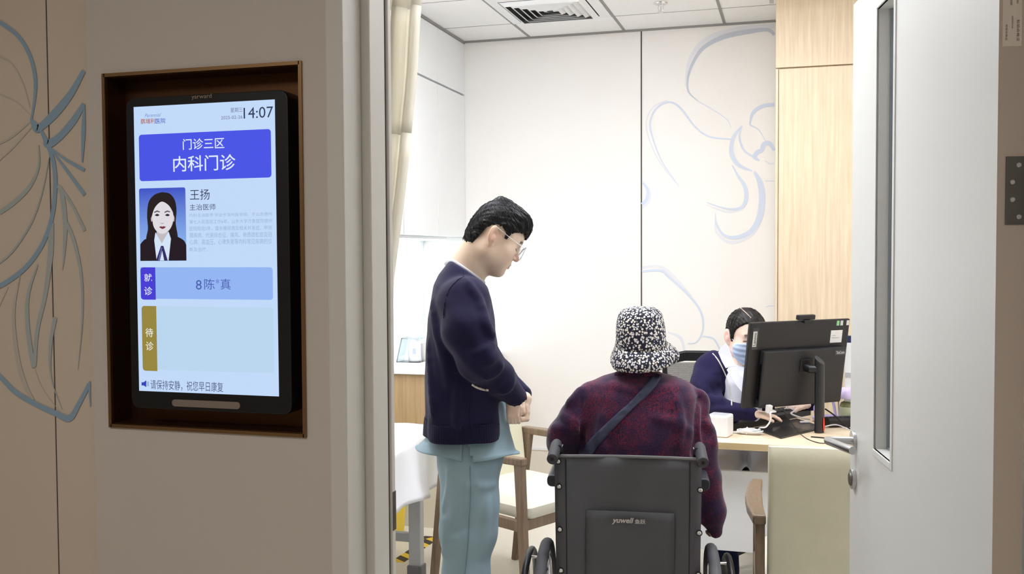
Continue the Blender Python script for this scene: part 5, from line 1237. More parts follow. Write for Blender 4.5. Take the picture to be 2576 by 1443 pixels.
# polygon in the side view that keeps hair
poly = [(-0.20, -0.062), (-0.066, -0.062), (-0.044, -0.046), (-0.037, -0.012), (-0.030, 0.018), (-0.012, 0.036), (0.006, 0.038), (0.026, 0.030), (0.031, 0.010), (0.038, 0.009), (0.043, 0.034), (0.062, 0.047), (0.084, 0.056), (0.096, 0.048), (0.112, 0.036), (0.2, 0.03), (0.2, 0.3), (-0.2, 0.3)]
def polysd(x, z, P):
    d = np.full(x.shape, 9.0, np.float32); ins = np.zeros(x.shape, bool); n = len(P)
    for i in range(n):
        ax, az = P[i]; bx, bz = P[(i+1) % n]; ex, ez = bx-ax, bz-az
        t = np.clip(((x-ax)*ex+(z-az)*ez)/(ex*ex+ez*ez), 0, 1); d = np.minimum(d, np.hypot(x-ax-t*ex, z-az-t*ez))
        c = ((az > z) != (bz > z)) & (x < ax+(z-az)*ex/(ez if ez else 1e-9)); ins ^= c
    return np.where(ins, -d, d)
jag = 0.0018*np.sin(lw.X*700+Ys*90)+0.0015*np.sin(lw.X*430+1)
lw.cut(polysd(lw.X, lw.Z+jag, poly), 0.004)
lw.sub(lw.ell((-0.004, 0.078, 0.0), (0.024, 0.016, 0.040)), 0.003)
hv_.f = lw.f
mhair = skin_obj('hair', [hv_.net()], M['hairk'], man, it=1)
def strands(v, c, B, whorl, N, name, m, parent, zmin=-0.06, seed=1, ln=(0.035, 0.08), r=0.00055, lift=0.0008, keep=None, sweep=0.35):
    """fine locks lying on the hair surface, combed away from the whorl"""
    rg = np.random.default_rng(seed); mb = MB(); c = _v(c); c0 = c+0.03*B[2]; w = unit(whorl)
    a = unit(np.cross(w, (0, 1.0, 0.1))); b = np.cross(w, a)
    for _ in range(N):
        th = rg.uniform(0, 2*math.pi); t0 = rg.uniform(0.05, 2.1); L = rg.uniform(*ln)/0.09; pts = []
        for q in range(7):
            t = t0+L*q/6; tt = th+sweep*(t-t0)*rg.uniform(0.9, 1.1)
            d = w*math.cos(t)+(a*math.cos(tt)+b*math.sin(tt))*math.sin(t); dw = d[0]*B[0]+d[1]*B[1]+d[2]*B[2]
            rr = np.arange(0.155, 0.045, -0.0012); P = c0[None]+rr[:, None]*dw[None]; I_ = np.round((P-v.lo)/v.h).astype(int)
            ok = ((I_ >= 0) & (I_ < v.n)).all(1); f = np.full(len(rr), 9.0); f[ok] = v.f[tuple(I_[ok].T)]; h_ = int(np.argmax(f < 0))
            if f[h_] >= 0: break
            if f[min(h_, len(f)-1)] < -0.006: break
            p = P[h_]+dw*lift*(1-0.5*q/6)
            if pts and np.linalg.norm(p-pts[-1]) > 0.022: break
            if keep and not keep((p-c)@B[0], (p-c)@B[1], (p-c)@B[2]): break
            pts.append(p)
        if len(pts) > 3: mb.tube(pts, [r*(0.5+1.1*math.sin(math.pi*(k+0.6)/(len(pts)+0.2))) for k in range(len(pts))], 4, cap=False)
    o = mb.build(name, m, parent, smooth='all'); return o
strands(hv_, mC, mB, (-0.45, 0, 0.9), 1500, 'locks', M['hairk'], mhair, seed=3)
# glasses
gl = MB(); L3 = lambda x, y, z: Vector(loc2w(mC, mB, (x, y, z)))
for s in (-1, 1):
    ringp = [L3(0.110-0.010*abs(math.cos(a))*0.4, s*(0.034+0.0255*math.cos(a)), 0.000+0.021*math.sin(a)*(1.0 if math.sin(a) > 0 else 1.05)) for a in [2*math.pi*j/32 for j in range(33)]]
    gl.tube(ringp, 0.0011, 6, cap=False)
    gl.tube(spline([L3(0.106, s*0.0600, 0.012), L3(0.098, s*0.0685, 0.013), L3(0.05, s*0.076, 0.018), L3(0.012, s*0.0765, 0.024), L3(-0.008, s*0.079, 0.027)], 5), 0.0013, 6)
    gl.tube(spline([L3(0.110, s*0.009, 0.004), L3(0.106, s*0.008, -0.006)], 3), 0.001, 5)
gl.tube(spline([L3(0.110, -0.009, 0.006), L3(0.1125, 0, 0.010), L3(0.110, 0.009, 0.006)], 5), 0.0012, 6)
go = gl.build('glasses', mat('silver_frame', (222, 222, 228), 0.18, 1.0), man, smooth=True)
for s in (-1, 1):
    P = [L3(0.1095-0.010*abs(math.cos(a))*0.4, s*(0.034+0.0245*math.cos(a)), 0.0202*math.sin(a)) for a in [2*math.pi*j/28 for j in range(28)]]
    MB().poly(P, mB[0]*0.0012).build('lens', MATS.get('lens_glass') or mat('lens_glass', (238, 244, 250), 0.03, trans=1.0, ior=1.08), go)
# cardigan
cvv = Vol(np.array([-1.42, 2.42, 0.86]), np.array([-0.50, 3.38, 1.54]), 0.0052)
def slab(cx, cy_px, half, lat, r): pass
cl_ = [(1168, 655, 0.046, 0.050, 0.05), (1160, 690, 0.070, 0.085, 0.052), (1158, 716, 0.082, 0.125, 0.060), (1160, 752, 0.093, 0.150, 0.070), (1160, 800, 0.102, 0.135, 0.085), (1161, 860, 0.109, 0.125, 0.09), (1162, 930, 0.112, 0.115, 0.092), (1163, 1000, 0.113, 0.120, 0.092), (1164, 1050, 0.113, 0.130, 0.094), (1165, 1110, 0.113, 0.136, 0.095)]
# torso as a stack of rounded ellipses: distance by interpolated radii along z
zs = np.array([m_(a[0], a[1])[2] for a in cl_]); cxs = np.array([m_(a[0], a[1]+0)[0] for a in cl_]); cys = np.array([m_(a[0], a[1])[1] for a in cl_])
o_ = np.argsort(zs); zq = cvv.Z
def I(arr): return np.interp(zq, zs[o_], np.array(arr)[o_]).astype(np.float32)
cX, cY = I(cxs), I(cys); rx = I([a[2] for a in cl_]); ry = I([a[3]+a[4]*0.55 for a in cl_])
bh2 = math.radians(20); tF = np.array([math.cos(bh2), math.sin(bh2)]); tL = np.array([-math.sin(bh2), math.cos(bh2)])
dx_, dy_ = cvv.X-cX, cvv.Y-cY; a_f = dx_*tF[0]+dy_*tF[1]; a_l = dx_*tL[0]+dy_*tL[1]
th_ = np.arctan2(a_l, a_f)
PW = 2.6
k0 = (np.abs(a_f/rx)**PW+np.abs(a_l/ry)**PW)**(1/PW)
tors = (k0-1)*np.minimum(rx, ry)*0.9
lowf = np.clip((1.30-zq)/0.35, 0, 1)
tors = tors-0.004*lowf*np.sin(th_*5+zq*6)-0.003*lowf*np.sin(th_*9+1.5-zq*11)
cvv.f = tors
ztop_ = m_(1160, 668)[2]
slope = (cvv.Z-m_(1135, 690, 0)[2]) + 0.62*(a_f+0.02)      # neckline falls to the front
cvv.chain([shR+np.array([0.0, 0, 0.0]), m_(1176, 830, -0.19), m_(1204, 902, -0.20), m_(1252, 946, -0.14), m_(1298, 998, -0.06)], [0.074, 0.070, 0.063, 0.046, 0.034], 0.02)
cvv.chain([shL, m_(1186, 830, 0.19), m_(1214, 905, 0.19), m_(1268, 950, 0.12), m_(1317, 990, 0.03)], [0.070, 0.060, 0.052, 0.036, 0.026], 0.02)
q1_, q2_ = m_(1131, 654), m_(1229, 722); pn_ = unit(np.cross(q2_-q1_, bL)); pn_ = pn_ if pn_[2] > 0 else -pn_
cvv.cut((cvv.X-q1_[0])*pn_[0]+(cvv.Y-q1_[1])*pn_[1]+(cvv.Z-q1_[2])*pn_[2], 0.006)
# folds at the inside of the near elbow and on the upper sleeve
ex_, ey_, ez_ = m_(1222, 900, -0.25)
dd_ = np.sqrt((cvv.X-ex_)**2+(cvv.Y-ey_)**2+(cvv.Z-ez_)**2)
u_d = (cvv.X-ex_)*0.75+(cvv.Z-ez_)*0.66
cvv.f = cvv.f-0.004*np.exp(-(dd_/0.10)**2)*np.sin(u_d*110)-0.0025*np.sin((cvv.X*0.5+cvv.Z)*60)*np.exp(-(dd_/0.25)**2)
# hem: plane dropping to the front
hz0 = m_(1068, 1088)[2]; hz1 = m_(1150, 1111, -0.16)[2]
hemz = hz1+(hz0-hz1)*np.clip(-(a_f+0.02)/0.09, 0, 1)
cvv.cut(-(cvv.Z-hemz), 0.003)
cvv.sub(cvv.cone(m_(1296, 1002, -0.06), m_(1316, 1022, -0.045), 0.027, 0.029), 0.002); pass
cvv.sub(cvv.cone(neck0-zU*0.02, neck1, 0.067, 0.058), 0.003)
# v opening at the front
fo = cvv.cone(m_(1222, 690, 0.03), m_(1258, 800, 0.03)+np.array([0.015, 0.006, 0]), 0.026, 0.006)
cvv.sub(fo, 0.008)
# front below the buttons hangs open, sub shows in front
def surfV(px, py, v, t0=2.3, t1=3.6):
    d = np.array(ray(px, py)); t = np.arange(t0, t1, 0.0015); P = np.array(CC)[None]+t[:, None]*d[None]
    I_ = np.round((P-v.lo)/v.h).astype(int); ok = ((I_ >= 0) & (I_ < v.n)).all(1); f = np.full(len(t), 9.0); f[ok] = v.f[tuple(I_[ok].T)]
    h_ = np.argmax(f < 0); return P[h_] if f[h_] < 0 else None
def ridge(v, path, r=0.006, dep=0.003, k=0.012, n=4, **kw):      # a raised fold of cloth along a path on the visible side
    P = [surfV(a[0], a[1], v, **kw) for a in spline(path, n)]; P = [p+np.array(CW)*dep for p in P if p is not None]
    m = len(P)
    for i in range(m-1):
        f0, f1 = [math.sin(math.pi*(0.12+0.76*q/(m-1))) for q in (i, i+1)]
        v.add(v.cone(P[i], P[i+1], r*f0, r*f1), k)
for pth, r_ in (([(1088, 760), (1100, 830), (1118, 900), (1130, 980)], 0.010), ([(1080, 860), (1086, 960), (1092, 1050)], 0.008), ([(1150, 960), (1150, 1030), (1152, 1090)], 0.009),
                ([(1172, 705), (1205, 760), (1222, 815), (1240, 850)], 0.010), ([(1240, 868), (1222, 882), (1196, 890)], 0.009), ([(1252, 892), (1230, 905), (1204, 922)], 0.008), ([(1262, 915), (1246, 935), (1222, 950)], 0.006), ([(1290, 955), (1278, 975), (1262, 985)], 0.006)):
    ridge(cvv, pth, r_, 0.005, 0.016)
card = skin_obj('cardigan', [cvv.net()], M['navy'], man, it=2)
# rib band along the hem, pocket with cream edging, shoulder seam
def surf_ray(px, py, vol):      # first hit of the camera ray with the volume
    d = np.array(ray(px, py)); t = np.arange(2.5, 3.5, 0.001); P = np.array(CC)[None]+t[:, None]*d[None]
    I_ = np.round((P-vol.lo)/vol.h).astype(int); ok = ((I_ >= 0) & (I_ < vol.n)).all(1); f = np.full(len(t), 9.0); f[ok] = vol.f[tuple(I_[ok].T)]
    h_ = np.argmax(f < 0); return Vector(P[h_]) if f[h_] < 0 else None
def on_cardigan(path, r, name, m, off=0.001, n=6, flat=None):
    P = [surf_ray(a[0], a[1], cvv) for a in spline(path, n)]; P = [p-Vector(CW)*off for p in P if p is not None]
    if len(P) > 2: return MB().tube(P, r, 8).build(name, m, card, smooth=True)
on_cardigan([(1188, 967), (1200, 974), (1215, 979), (1229, 981)], 0.0034, 'pocket_edging', M['cord'], 0.002)
on_cardigan([(1184, 975), (1183, 1020), (1183, 1062), (1215, 1065), (1256, 1066)], 0.0015, 'pocket_seam', M['navyrib'], -0.0005)
on_cardigan([(1121, 755), (1130, 728), (1150, 705), (1166, 694), (1166, 680)], 0.0012, 'shoulder_seam', M['navyrib'], 0.0026)
on_cardigan([(1121, 755), (1117, 775), (1116, 800)], 0.0016, 'shoulder_seam', M['navyrib'], 0.0026)
rb_ = []
zb_n = 90
def torso_ring(zz, grow, n=150):
    out = []
    c0 = np.array([np.interp(zz, zs[o_], cxs[o_]), np.interp(zz, zs[o_], cys[o_])]); a_ = np.interp(zz, zs[o_], np.array([q[2] for q in cl_])[o_])+grow; b_ = np.interp(zz, zs[o_], np.array([q[3]+q[4]*0.55 for q in cl_])[o_])+grow
    return c0, a_, b_
rib = MB(); n = 360; nr = 8
for i in range(nr+1):
    for j in range(n):
        t = 2*math.pi*j/n; af = math.cos(t); hh = hz1+(hz0-hz1)*min(max(-(af*0.113+0.02)/0.09, 0), 1); z = hh-0.002+0.052*i/nr
        c0, a_, b_ = torso_ring(z, 0.0035-0.003*(i/nr)**3+(0.0011 if j % 3 else -0.0008)); lf = min(max((1.30-z)/0.35, 0), 1)
        g = 0.004*lf*math.sin(t*5+z*6)+0.003*lf*math.sin(t*9+1.5-z*11)
        tt = math.atan2(math.sin(t)/1.0, math.cos(t)); 
        q_ = (abs(math.cos(t))**2.6+abs(math.sin(t))**2.6)**(-1/2.6); xx, yy = ((a_+g)*math.cos(t)*q_, (b_+g)*math.sin(t)*q_); rib.v.append((c0[0]+tF[0]*xx+tL[0]*yy, c0[1]+tF[1]*xx+tL[1]*yy, z))
for i in range(nr):
    for j in range(n):
        t = 2*math.pi*j/n
        if abs(t-math.radians(0)) < 0.25 or abs(t-2*math.pi) < 0.25: continue
        rib.f.append((i*n+j, i*n+(j+1) % n, (i+1)*n+(j+1) % n, (i+1)*n+j))
rib.build('rib_hem', M['navyrib'], card, smooth='all', solid=0.003)
# undershirt neck
nax = unit(neck1-neck0)
def neckring(r_, off):
    out = []
    for j in range(56):
        t = 2*math.pi*j/56; e1 = unit(bF-nax*np.dot(bF, nax)); e2 = np.cross(nax, e1); p = neck0+e1*r_*math.cos(t)+e2*r_*math.sin(t)
        k = np.dot(q1_-p, pn_)/np.dot(nax, pn_); out.append(p+nax*(k+off))
    return out
nk = MB(); R_ = [neckring(0.071, -0.02), neckring(0.0695, 0.004), neckring(0.068, 0.0075), neckring(0.066, 0.004)]
nk.v = [tuple(p) for r in R_ for p in r]; nk.f = [(i*56+j, i*56+(j+1) % 56, (i+1)*56+(j+1) % 56, (i+1)*56+j) for i in range(3) for j in range(56)]
nk.build('undershirt', M['tee'], man, smooth='all', solid=0.002)
# scrub top below the cardigan
def ring_px(py, xl, xr, lat, fo=None, fz=None, dz_=0.0):
    a, b = m_(xl, py, dz_), m_(xr, py, dz_); c = (a+b)/2; up_ = (py-632)*0.17/F_PX; fz0 = fz
    fz = lambda t: (fz0(t) if fz0 else 0)+up_*max(-math.sin(t), 0)**1.2; r = np.linalg.norm(b-a)/2; return (c, (tF[0], tF[1], 0), (tL[0], tL[1], 0), r/0.985, lat, fo, fz)
wob = lambda amp, k, ph: (lambda t: amp*math.sin(k*t+ph))
def hemf(t):    # back swings out and up, side slit
    return 0.0
sc_r = [ring_px(1000, 1110, 1270, 0.105), ring_px(1060, 1105, 1277, 0.115), ring_px(1085, 1090, 1281, 0.128, wob(0.01, 4, 0)), ring_px(1104, 1072, 1285, 0.140, wob(0.02, 5, 0.5)),
        ring_px(1125, 1056, 1291, 0.155, wob(0.03, 5, 0.8), lambda t: -0.008*math.cos(t)), ring_px(1148, 1048, 1297, 0.166, wob(0.04, 5, 1.0), lambda t: (0.024 if math.cos(t) < 0 else 0.008)*abs(math.cos(t))**1.2)]
sc_r.append(ring_px(1164, 1044, 1301, 0.172, wob(0.045, 5, 1.1), lambda t: (0.048 if math.cos(t) < 0 else 0.028)*abs(math.cos(t))**1.1))
stp = loft(sc_r, 120)
# open the side slit on the near side
keep = []
for f in stp.f:
    j = f[0] % 120; i = f[0]//120; t = 360*j/120
    if i >= 3 and 262 <= t <= 266+3*(i-2): continue
    keep.append(f)
stp.f = keep
top = stp.build('scrub_top', M['scrub'], man, smooth='all', solid=0.003)
hl = MB().tube([Vector(m_(x, y, -0.185)) for x, y in spline([(1166, 1163), (1200, 1166), (1235, 1166), (1256, 1163)], 4)], 0.0016, 6)
# trousers
tv = Vol(np.array([-1.36, 2.45, 0.05]), np.array([-0.55, 3.35, 0.98]), 0.007)
tv.add(tv.cone(hipc-bL*0.065+zU*0.02, hipc+bL*0.065+zU*0.02, 0.102, 0.102), 0)
for s, (hp, kn, an) in zip((-1, 1), ft):
    hp2, kn2, an2 = hp+bF*0.0+zU*0.0, kn.copy(), an.copy(); an2[2] = 0.07
    e_ = -0.065 if s < 0 else 0.10; footp = np.array([an[0], an[1], 0.07])
    tv.chain([m_(1180, 1175, e_), m_(1182, 1260, e_), m_(1179, 1340, e_), m_(1171, 1443, e_), m_(1167, 1520, e_), footp], [0.098, 0.084, 0.079, 0.071, 0.068, 0.066], 0.03)
yy_ = m_(1180, 1300, -0.10)
wv = np.sin((tv.Z*14+(tv.X-yy_[0])*26))*0.5+0.5*np.sin(tv.Z*31-(tv.X-yy_[0])*40+2)
bk = np.clip(1-(tv.X-(yy_[0]-0.09))/0.12, 0, 1)
tv.f = tv.f-0.004*bk*wv*np.clip((0.80-tv.Z)/0.2, 0, 1)-0.003*np.sin(tv.Z*22+tv.X*30+tv.Y*18)
# sharp sculpted drag lines from seat down to the knee
tv.cut(-(tv.Z-0.06))
for pth in ([(1128, 1168), (1135, 1200), (1128, 1250), (1116, 1285)], [(1146, 1170), (1150, 1230), (1138, 1290), (1124, 1330)], [(1176, 1262), (1150, 1285), (1132, 1320), (1120, 1372)],
            [(1170, 1340), (1140, 1362), (1120, 1395)], [(1116, 1300), (1122, 1350), (1116, 1400)], [(1172, 1205), (1165, 1232), (1170, 1262)], [(1190, 1215), (1215, 1222), (1245, 1216)], [(1228, 1250), (1222, 1320), (1208, 1400)]):
    ridge(tv, pth, 0.009, 0.005, 0.014)
trs = skin_obj('trousers', [tv.net()], M['scrub'], man, it=2)
def surfT(px, py):
    p = surfV(px, py, tv); return None if p is None else Vector(p)
M['scrubseam'] = mat('scrub_seam', (112, 144, 160), 0.8)
P = [surfT(a[0], a[1]) for a in spline([(1183, 1172), (1184, 1240), (1181, 1300), (1177, 1370), (1170, 1443), (1165, 1500)], 8)]
MB().tube([p-CW*0.0022 for p in P if p is not None], 0.0012, 6).build('side_seam', M['scrubseam'], trs, smooth=True)
for s, (hp, kn, an) in zip((-1, 1), ft):
    so = Vol(an-0.2, an+0.26, 0.007); a0 = np.array([an[0], an[1], 0.06]); tt = a0+bF*0.15; tt[2] = 0.042
    so.add(so.cone(a0-bF*0.03, a0+bF*0.05, 0.048, 0.044), 0).add(so.cone(a0+bF*0.03, tt, 0.044, 0.040), 0.03); so.cut(-(so.Z-0.004)); skin_obj('shoe', [so.net()], M['shoe'], man)
# ------------------------------------------------------------------ strip of cloth lying on a volume, along a pixel path (px, py, width)
def strip(v, path, name, m, parent, off=0.003, n=5, cols=5, thick=0.002, **kw):
    S = spline(path, n); rows = []
    for i, p in enumerate(S):
        a, b = S[max(i-1, 0)], S[min(i+1, len(S)-1)]; t = np.array([b[0]-a[0], b[1]-a[1]]); t /= (np.linalg.norm(t)+1e-9); nn = np.array([-t[1], t[0]])
        row = []
        for c in range(cols):
            u = (c/(cols-1)-0.5)*p[2]; q = surfV(p[0]+nn[0]*u, p[1]+nn[1]*u, v, **kw); row.append(None if q is None else q-np.array(CW)*off)
        if all(x is not None for x in row): rows.append(row)
    mb = MB(); mb.v = [tuple(q) for r in rows for q in r]
    mb.f = [(i*cols+c, i*cols+c+1, (i+1)*cols+c+1, (i+1)*cols+c) for i in range(len(rows)-1) for c in range(cols-1)]
    return mb.build(name, m, parent, smooth='all', solid=thick)

# ================================================================== PATIENT IN THE WHEELCHAIR
ZP = 3.05
def p_(px, py, dz_=0.0): return np.array(cam(px, py, ZP+dz_))
wxa, wya = np.array(wx), np.array(wy)
pB = headframe(math.radians(90+6), math.radians(12)); pC = p_(1611, 884, 0.02)
pv, _ = head_vol(pC, pB, 0.90, 0.003, female=True)
pv.add(pv.cone(p_(1608, 975, 0.05), loc2w(pC, pB, (-0.005, 0, -0.045)), 0.045, 0.042), 0.02)
pb_v = Vol(np.array([-0.98, 2.72, 0.02]), np.array([-0.02, 3.75, 1.2]), 0.012)
def Wn(x, y, z): return np.array(W(x, y, z))
hipP = Wn(xm_, 0.17, 0.56)
pb_v.add(pb_v.cone(p_(1550, 1018, 0.03), p_(1670, 1018, 0.03), 0.055, 0.055), 0).add(pb_v.cone(p_(1608, 1010, 0.02), hipP, 0.10, 0.105), 0.05).add(pb_v.cone(p_(1608, 990, 0.04), p_(1610, 950, 0.05), 0.05, 0.04), 0.03)
Lsh, Rsh = p_(1484, 1006, 0.03), p_(1738, 1016, 0.03); Lel, Rel = p_(1418, 1098, 0.04), p_(1765, 1118, 0.02)
Lwr = Wn(xm_-0.12, 0.34, 0.66); Rwr = p_(1797, 1308, 0.05)
pb_v.chain([Lsh, Lel, Lwr], [0.045, 0.034, 0.024], 0.02); pb_v.chain([Rsh, Rel, p_(1780, 1215, 0.03), Rwr], [0.045, 0.034, 0.03, 0.022], 0.02)
for s in (-1, 1):
    kn = Wn(xm_+s*0.11, 0.50, 0.53); an = Wn(xm_+s*0.11, 0.60, 0.19)
    pb_v.chain([Wn(xm_+s*0.09, 0.19, 0.55), kn, an], [0.075, 0.055, 0.036], 0.02); pb_v.add(pb_v.cone(an-np.array([0, 0, 0.035]), Wn(xm_+s*0.12, 0.72, 0.152), 0.032, 0.026), 0.02)
ph = Vol(Lwr-0.12, Lwr+0.16, 0.004); hand(ph, Lwr, wya*0.8+wxa*0.5, np.array([0, 0, 1.0]), curl=0.6, S=0.85, thumb_side=1)
ph2 = Vol(Rwr-0.16, Rwr+0.1, 0.004); hand(ph2, Rwr, np.array([0.0, 0.1, -1.0]), wxa, curl=1.6, S=0.5, thumb_side=-1)
pt = skin_obj('person', [pv.net(), pb_v.net(), ph.net(), ph2.net()], skinm, None, facecol((228, 196, 170), pC, pB), it=1)
tag(pt, 'seated person from behind in a flowered bucket hat and dark red patterned jacket', 'person')
# jacket
M['navydoc'] = knit('navy_jacket_wool', (34, 30, 64), sheen=0.05)
def jacketmat():
    m = bpy.data.materials.new('jacket_red_navy'); m.use_nodes = True; N = m.node_tree.nodes; L = m.node_tree.links; b = N['Principled BSDF']
    tc = N.new('ShaderNodeTexCoord')
    mp_ = N.new('ShaderNodeMapping'); mp_.inputs['Scale'].default_value = (1.35, 1.35, 0.85); L.new(tc.outputs['Object'], mp_.inputs[0])
    v1 = N.new('ShaderNodeTexNoise'); v1.inputs['Scale'].default_value = 62; v1.inputs['Detail'].default_value = 3.5; v1.inputs['Distortion'].default_value = 2.6; L.new(mp_.outputs[0], v1.inputs[0])
    a1 = N.new('ShaderNodeMath'); a1.operation = 'SUBTRACT'; a1.inputs[1].default_value = 0.5; L.new(v1.outputs['Fac'], a1.inputs[0])
    a2 = N.new('ShaderNodeMath'); a2.operation = 'ABSOLUTE'; L.new(a1.outputs[0], a2.inputs[0])
    n2 = N.new('ShaderNodeTexNoise'); n2.inputs['Scale'].default_value = 17; n2.inputs['Detail'].default_value = 2; L.new(tc.outputs['Object'], n2.inputs[0])
    rr = N.new('ShaderNodeMapRange'); rr.inputs['From Min'].default_value = 0.0; rr.inputs['From Max'].default_value = 0.045; rr.inputs['To Min'].default_value = 1.0; rr.inputs['To Max'].default_value = 0.0; L.new(a2.outputs[0], rr.inputs['Value'])
    r2 = N.new('ShaderNodeMapRange'); r2.inputs['From Min'].default_value = 0.38; r2.inputs['From Max'].default_value = 0.58; L.new(n2.outputs['Fac'], r2.inputs['Value'])
    mu = N.new('ShaderNodeMath'); mu.operation = 'MULTIPLY'; L.new(rr.outputs[0], mu.inputs[0]); L.new(r2.outputs[0], mu.inputs[1])
    w = N.new('ShaderNodeTexNoise'); w.inputs['Scale'].default_value = 420; w.inputs['Detail'].default_value = 2; L.new(tc.outputs['Object'], w.inputs[0])
    base = N.new('ShaderNodeValToRGB'); base.color_ramp.elements[0].position = 0.38; base.color_ramp.elements[1].position = 0.64
    base.color_ramp.elements[0].color = lin((38, 36, 62)); base.color_ramp.elements[1].color = lin((76, 46, 76)); L.new(w.outputs['Fac'], base.inputs[0])
    mx = N.new('ShaderNodeMix'); mx.data_type = 'RGBA'; L.new(mu.outputs[0], mx.inputs['Factor']); L.new(base.outputs[0], mx.inputs[6]); mx.inputs[7].default_value = lin((150, 46, 60))
    L.new(mx.outputs[2], b.inputs['Base Color']); b.inputs['Roughness'].default_value = 0.95; b.inputs['Sheen Weight'].default_value = 0.25; b.inputs['Specular IOR Level'].default_value = 0.1
    bp = N.new('ShaderNodeBump'); bp.inputs['Strength'].default_value = 0.5; bp.inputs['Distance'].default_value = 0.0015; L.new(w.outputs['Fac'], bp.inputs['Height']); L.new(bp.outputs[0], b.inputs['Normal'])
    return m
M['jacket'] = jacketmat()
jv = Vol(np.array([-1.0, 2.78, 0.44]), np.array([-0.02, 3.50, 1.19]), 0.0055)
jl = [(1604, 926, 0.050, 0.050), (1606, 938, 0.074, 0.062), (1608, 948, 0.120, 0.080), (1610, 962, 0.158, 0.098), (1611, 990, 0.178, 0.112), (1611, 1040, 0.184, 0.122), (1610, 1100, 0.184, 0.128), (1608, 1200, 0.184, 0.132), (1606, 1460, 0.180, 0.14)]
P3 = np.array([p_(a[0], a[1], 0.03) for a in jl]); o3 = np.argsort(P3[:, 2]); I3 = lambda arr: np.interp(jv.Z, P3[o3, 2], np.array(arr)[o3]).astype(np.float32)
ax_l = (jv.X-I3(P3[:, 0]))*wxa[0]+(jv.Y-I3(P3[:, 1]))*wxa[1]; ax_d = (jv.X-I3(P3[:, 0]))*wya[0]+(jv.Y-I3(P3[:, 1]))*wya[1]
ra, rb3 = I3([a[2] for a in jl]), I3([a[3] for a in jl])
k0 = (np.abs(ax_l/ra)**2.5+np.abs(ax_d/rb3)**2.5)**0.4; jv.f = (k0-1)*np.minimum(ra, rb3)*0.85
jv.f = jv.f-0.003*np.sin(ax_l*38+jv.Z*9)*np.clip((1.12-jv.Z)/0.3, 0, 1)-0.003*np.sin(jv.Z*26+ax_l*13+1)*np.clip((1.1-jv.Z)/0.3, 0, 1)
jv.cut(jv.Z-p_(1600, 931)[2], 0.006)
jv.chain([p_(1488, 1002, 0.03), p_(1450, 1048, 0.03), p_(1420, 1096, 0.04)], [0.052, 0.050, 0.052], 0.018)
jv.chain([p_(1420, 1096, 0.04), p_(1420, 1112, 0.08), Lwr], [0.052, 0.054, 0.040], 0.02)
jv.chain([p_(1734, 1012, 0.03), p_(1750, 1060, 0.02), p_(1764, 1118, 0.02)], [0.050, 0.044, 0.048], 0.018)
jv.chain([p_(1764, 1118, 0.02), p_(1776, 1200, 0.03), p_(1790, 1285, 0.045), p_(1800, 1336, 0.05)], [0.048, 0.045, 0.044, 0.022], 0.02)
for pth, r_ in (([(1462, 980), (1452, 1002), (1430, 1018)], 0.012), ([(1415, 1045), (1440, 1062), (1466, 1062)], 0.010), ([(1392, 1075), (1425, 1078), (1462, 1080)], 0.010), ([(1470, 1030), (1466, 1080), (1464, 1125)], -0.01),
                ([(1758, 985), (1774, 1008), (1772, 1040)], 0.010), ([(1754, 1020), (1752, 1080), (1758, 1130)], 0.007), ([(1770, 1060), (1788, 1080), (1797, 1120)], 0.008), ([(1640, 1050), (1700, 1062), (1740, 1090)], 0.008), ([(1540, 965), (1600, 985), (1680, 975)], 0.008), ([(1700, 1000), (1712, 1060), (1706, 1120)], 0.007), ([(1520, 1040), (1512, 1090), (1520, 1135)], 0.007)):
    if r_ > 0: ridge(jv, pth, r_, 0.006, 0.018)
for pth in ([(1464, 985), (1463, 1030), (1466, 1090), (1468, 1140)], [(1757, 1000), (1752, 1050), (1752, 1100), (1746, 1140)]):
    P = [surfV(a[0], a[1], jv) for a in spline(pth, 5)]; P = [q for q in P if q is not None]
    for i in range(len(P)-1):
        rr_ = 0.004+0.009*(i/len(P))**1.5; jv.sub(jv.cone(P[i], P[i+1], rr_, rr_), 0.008)
jk = skin_obj('jacket', [jv.net()], M['jacket'], pt, it=2)
col3 = [np.array(surfV(a, b, jv)) if surfV(a, b, jv) is not None else p_(a, b, -0.03) for a, b in spline([(1548, 944), (1580, 940), (1610, 939), (1640, 942), (1662, 948)], 4)]
MB().tube([Vector(q) for q in col3], 0.009, 10).build('collar', M['jacket'], jk, smooth='all')
M['strap'] = mat('navy_webbing', (72, 76, 100), 0.8, bump=0.3, bscale=500)
strap = strip(jv, [(1658, 940, 15), (1646, 955, 22), (1622, 985, 22), (1592, 1015, 17), (1560, 1045, 20), (1520, 1085, 24), (1490, 1118, 26), (1471, 1150, 26)], 'bag_strap', M['strap'], None, off=0.004, n=6)
tag(strap, 'dark blue bag strap running diagonally across the back of the patterned jacket', 'strap')
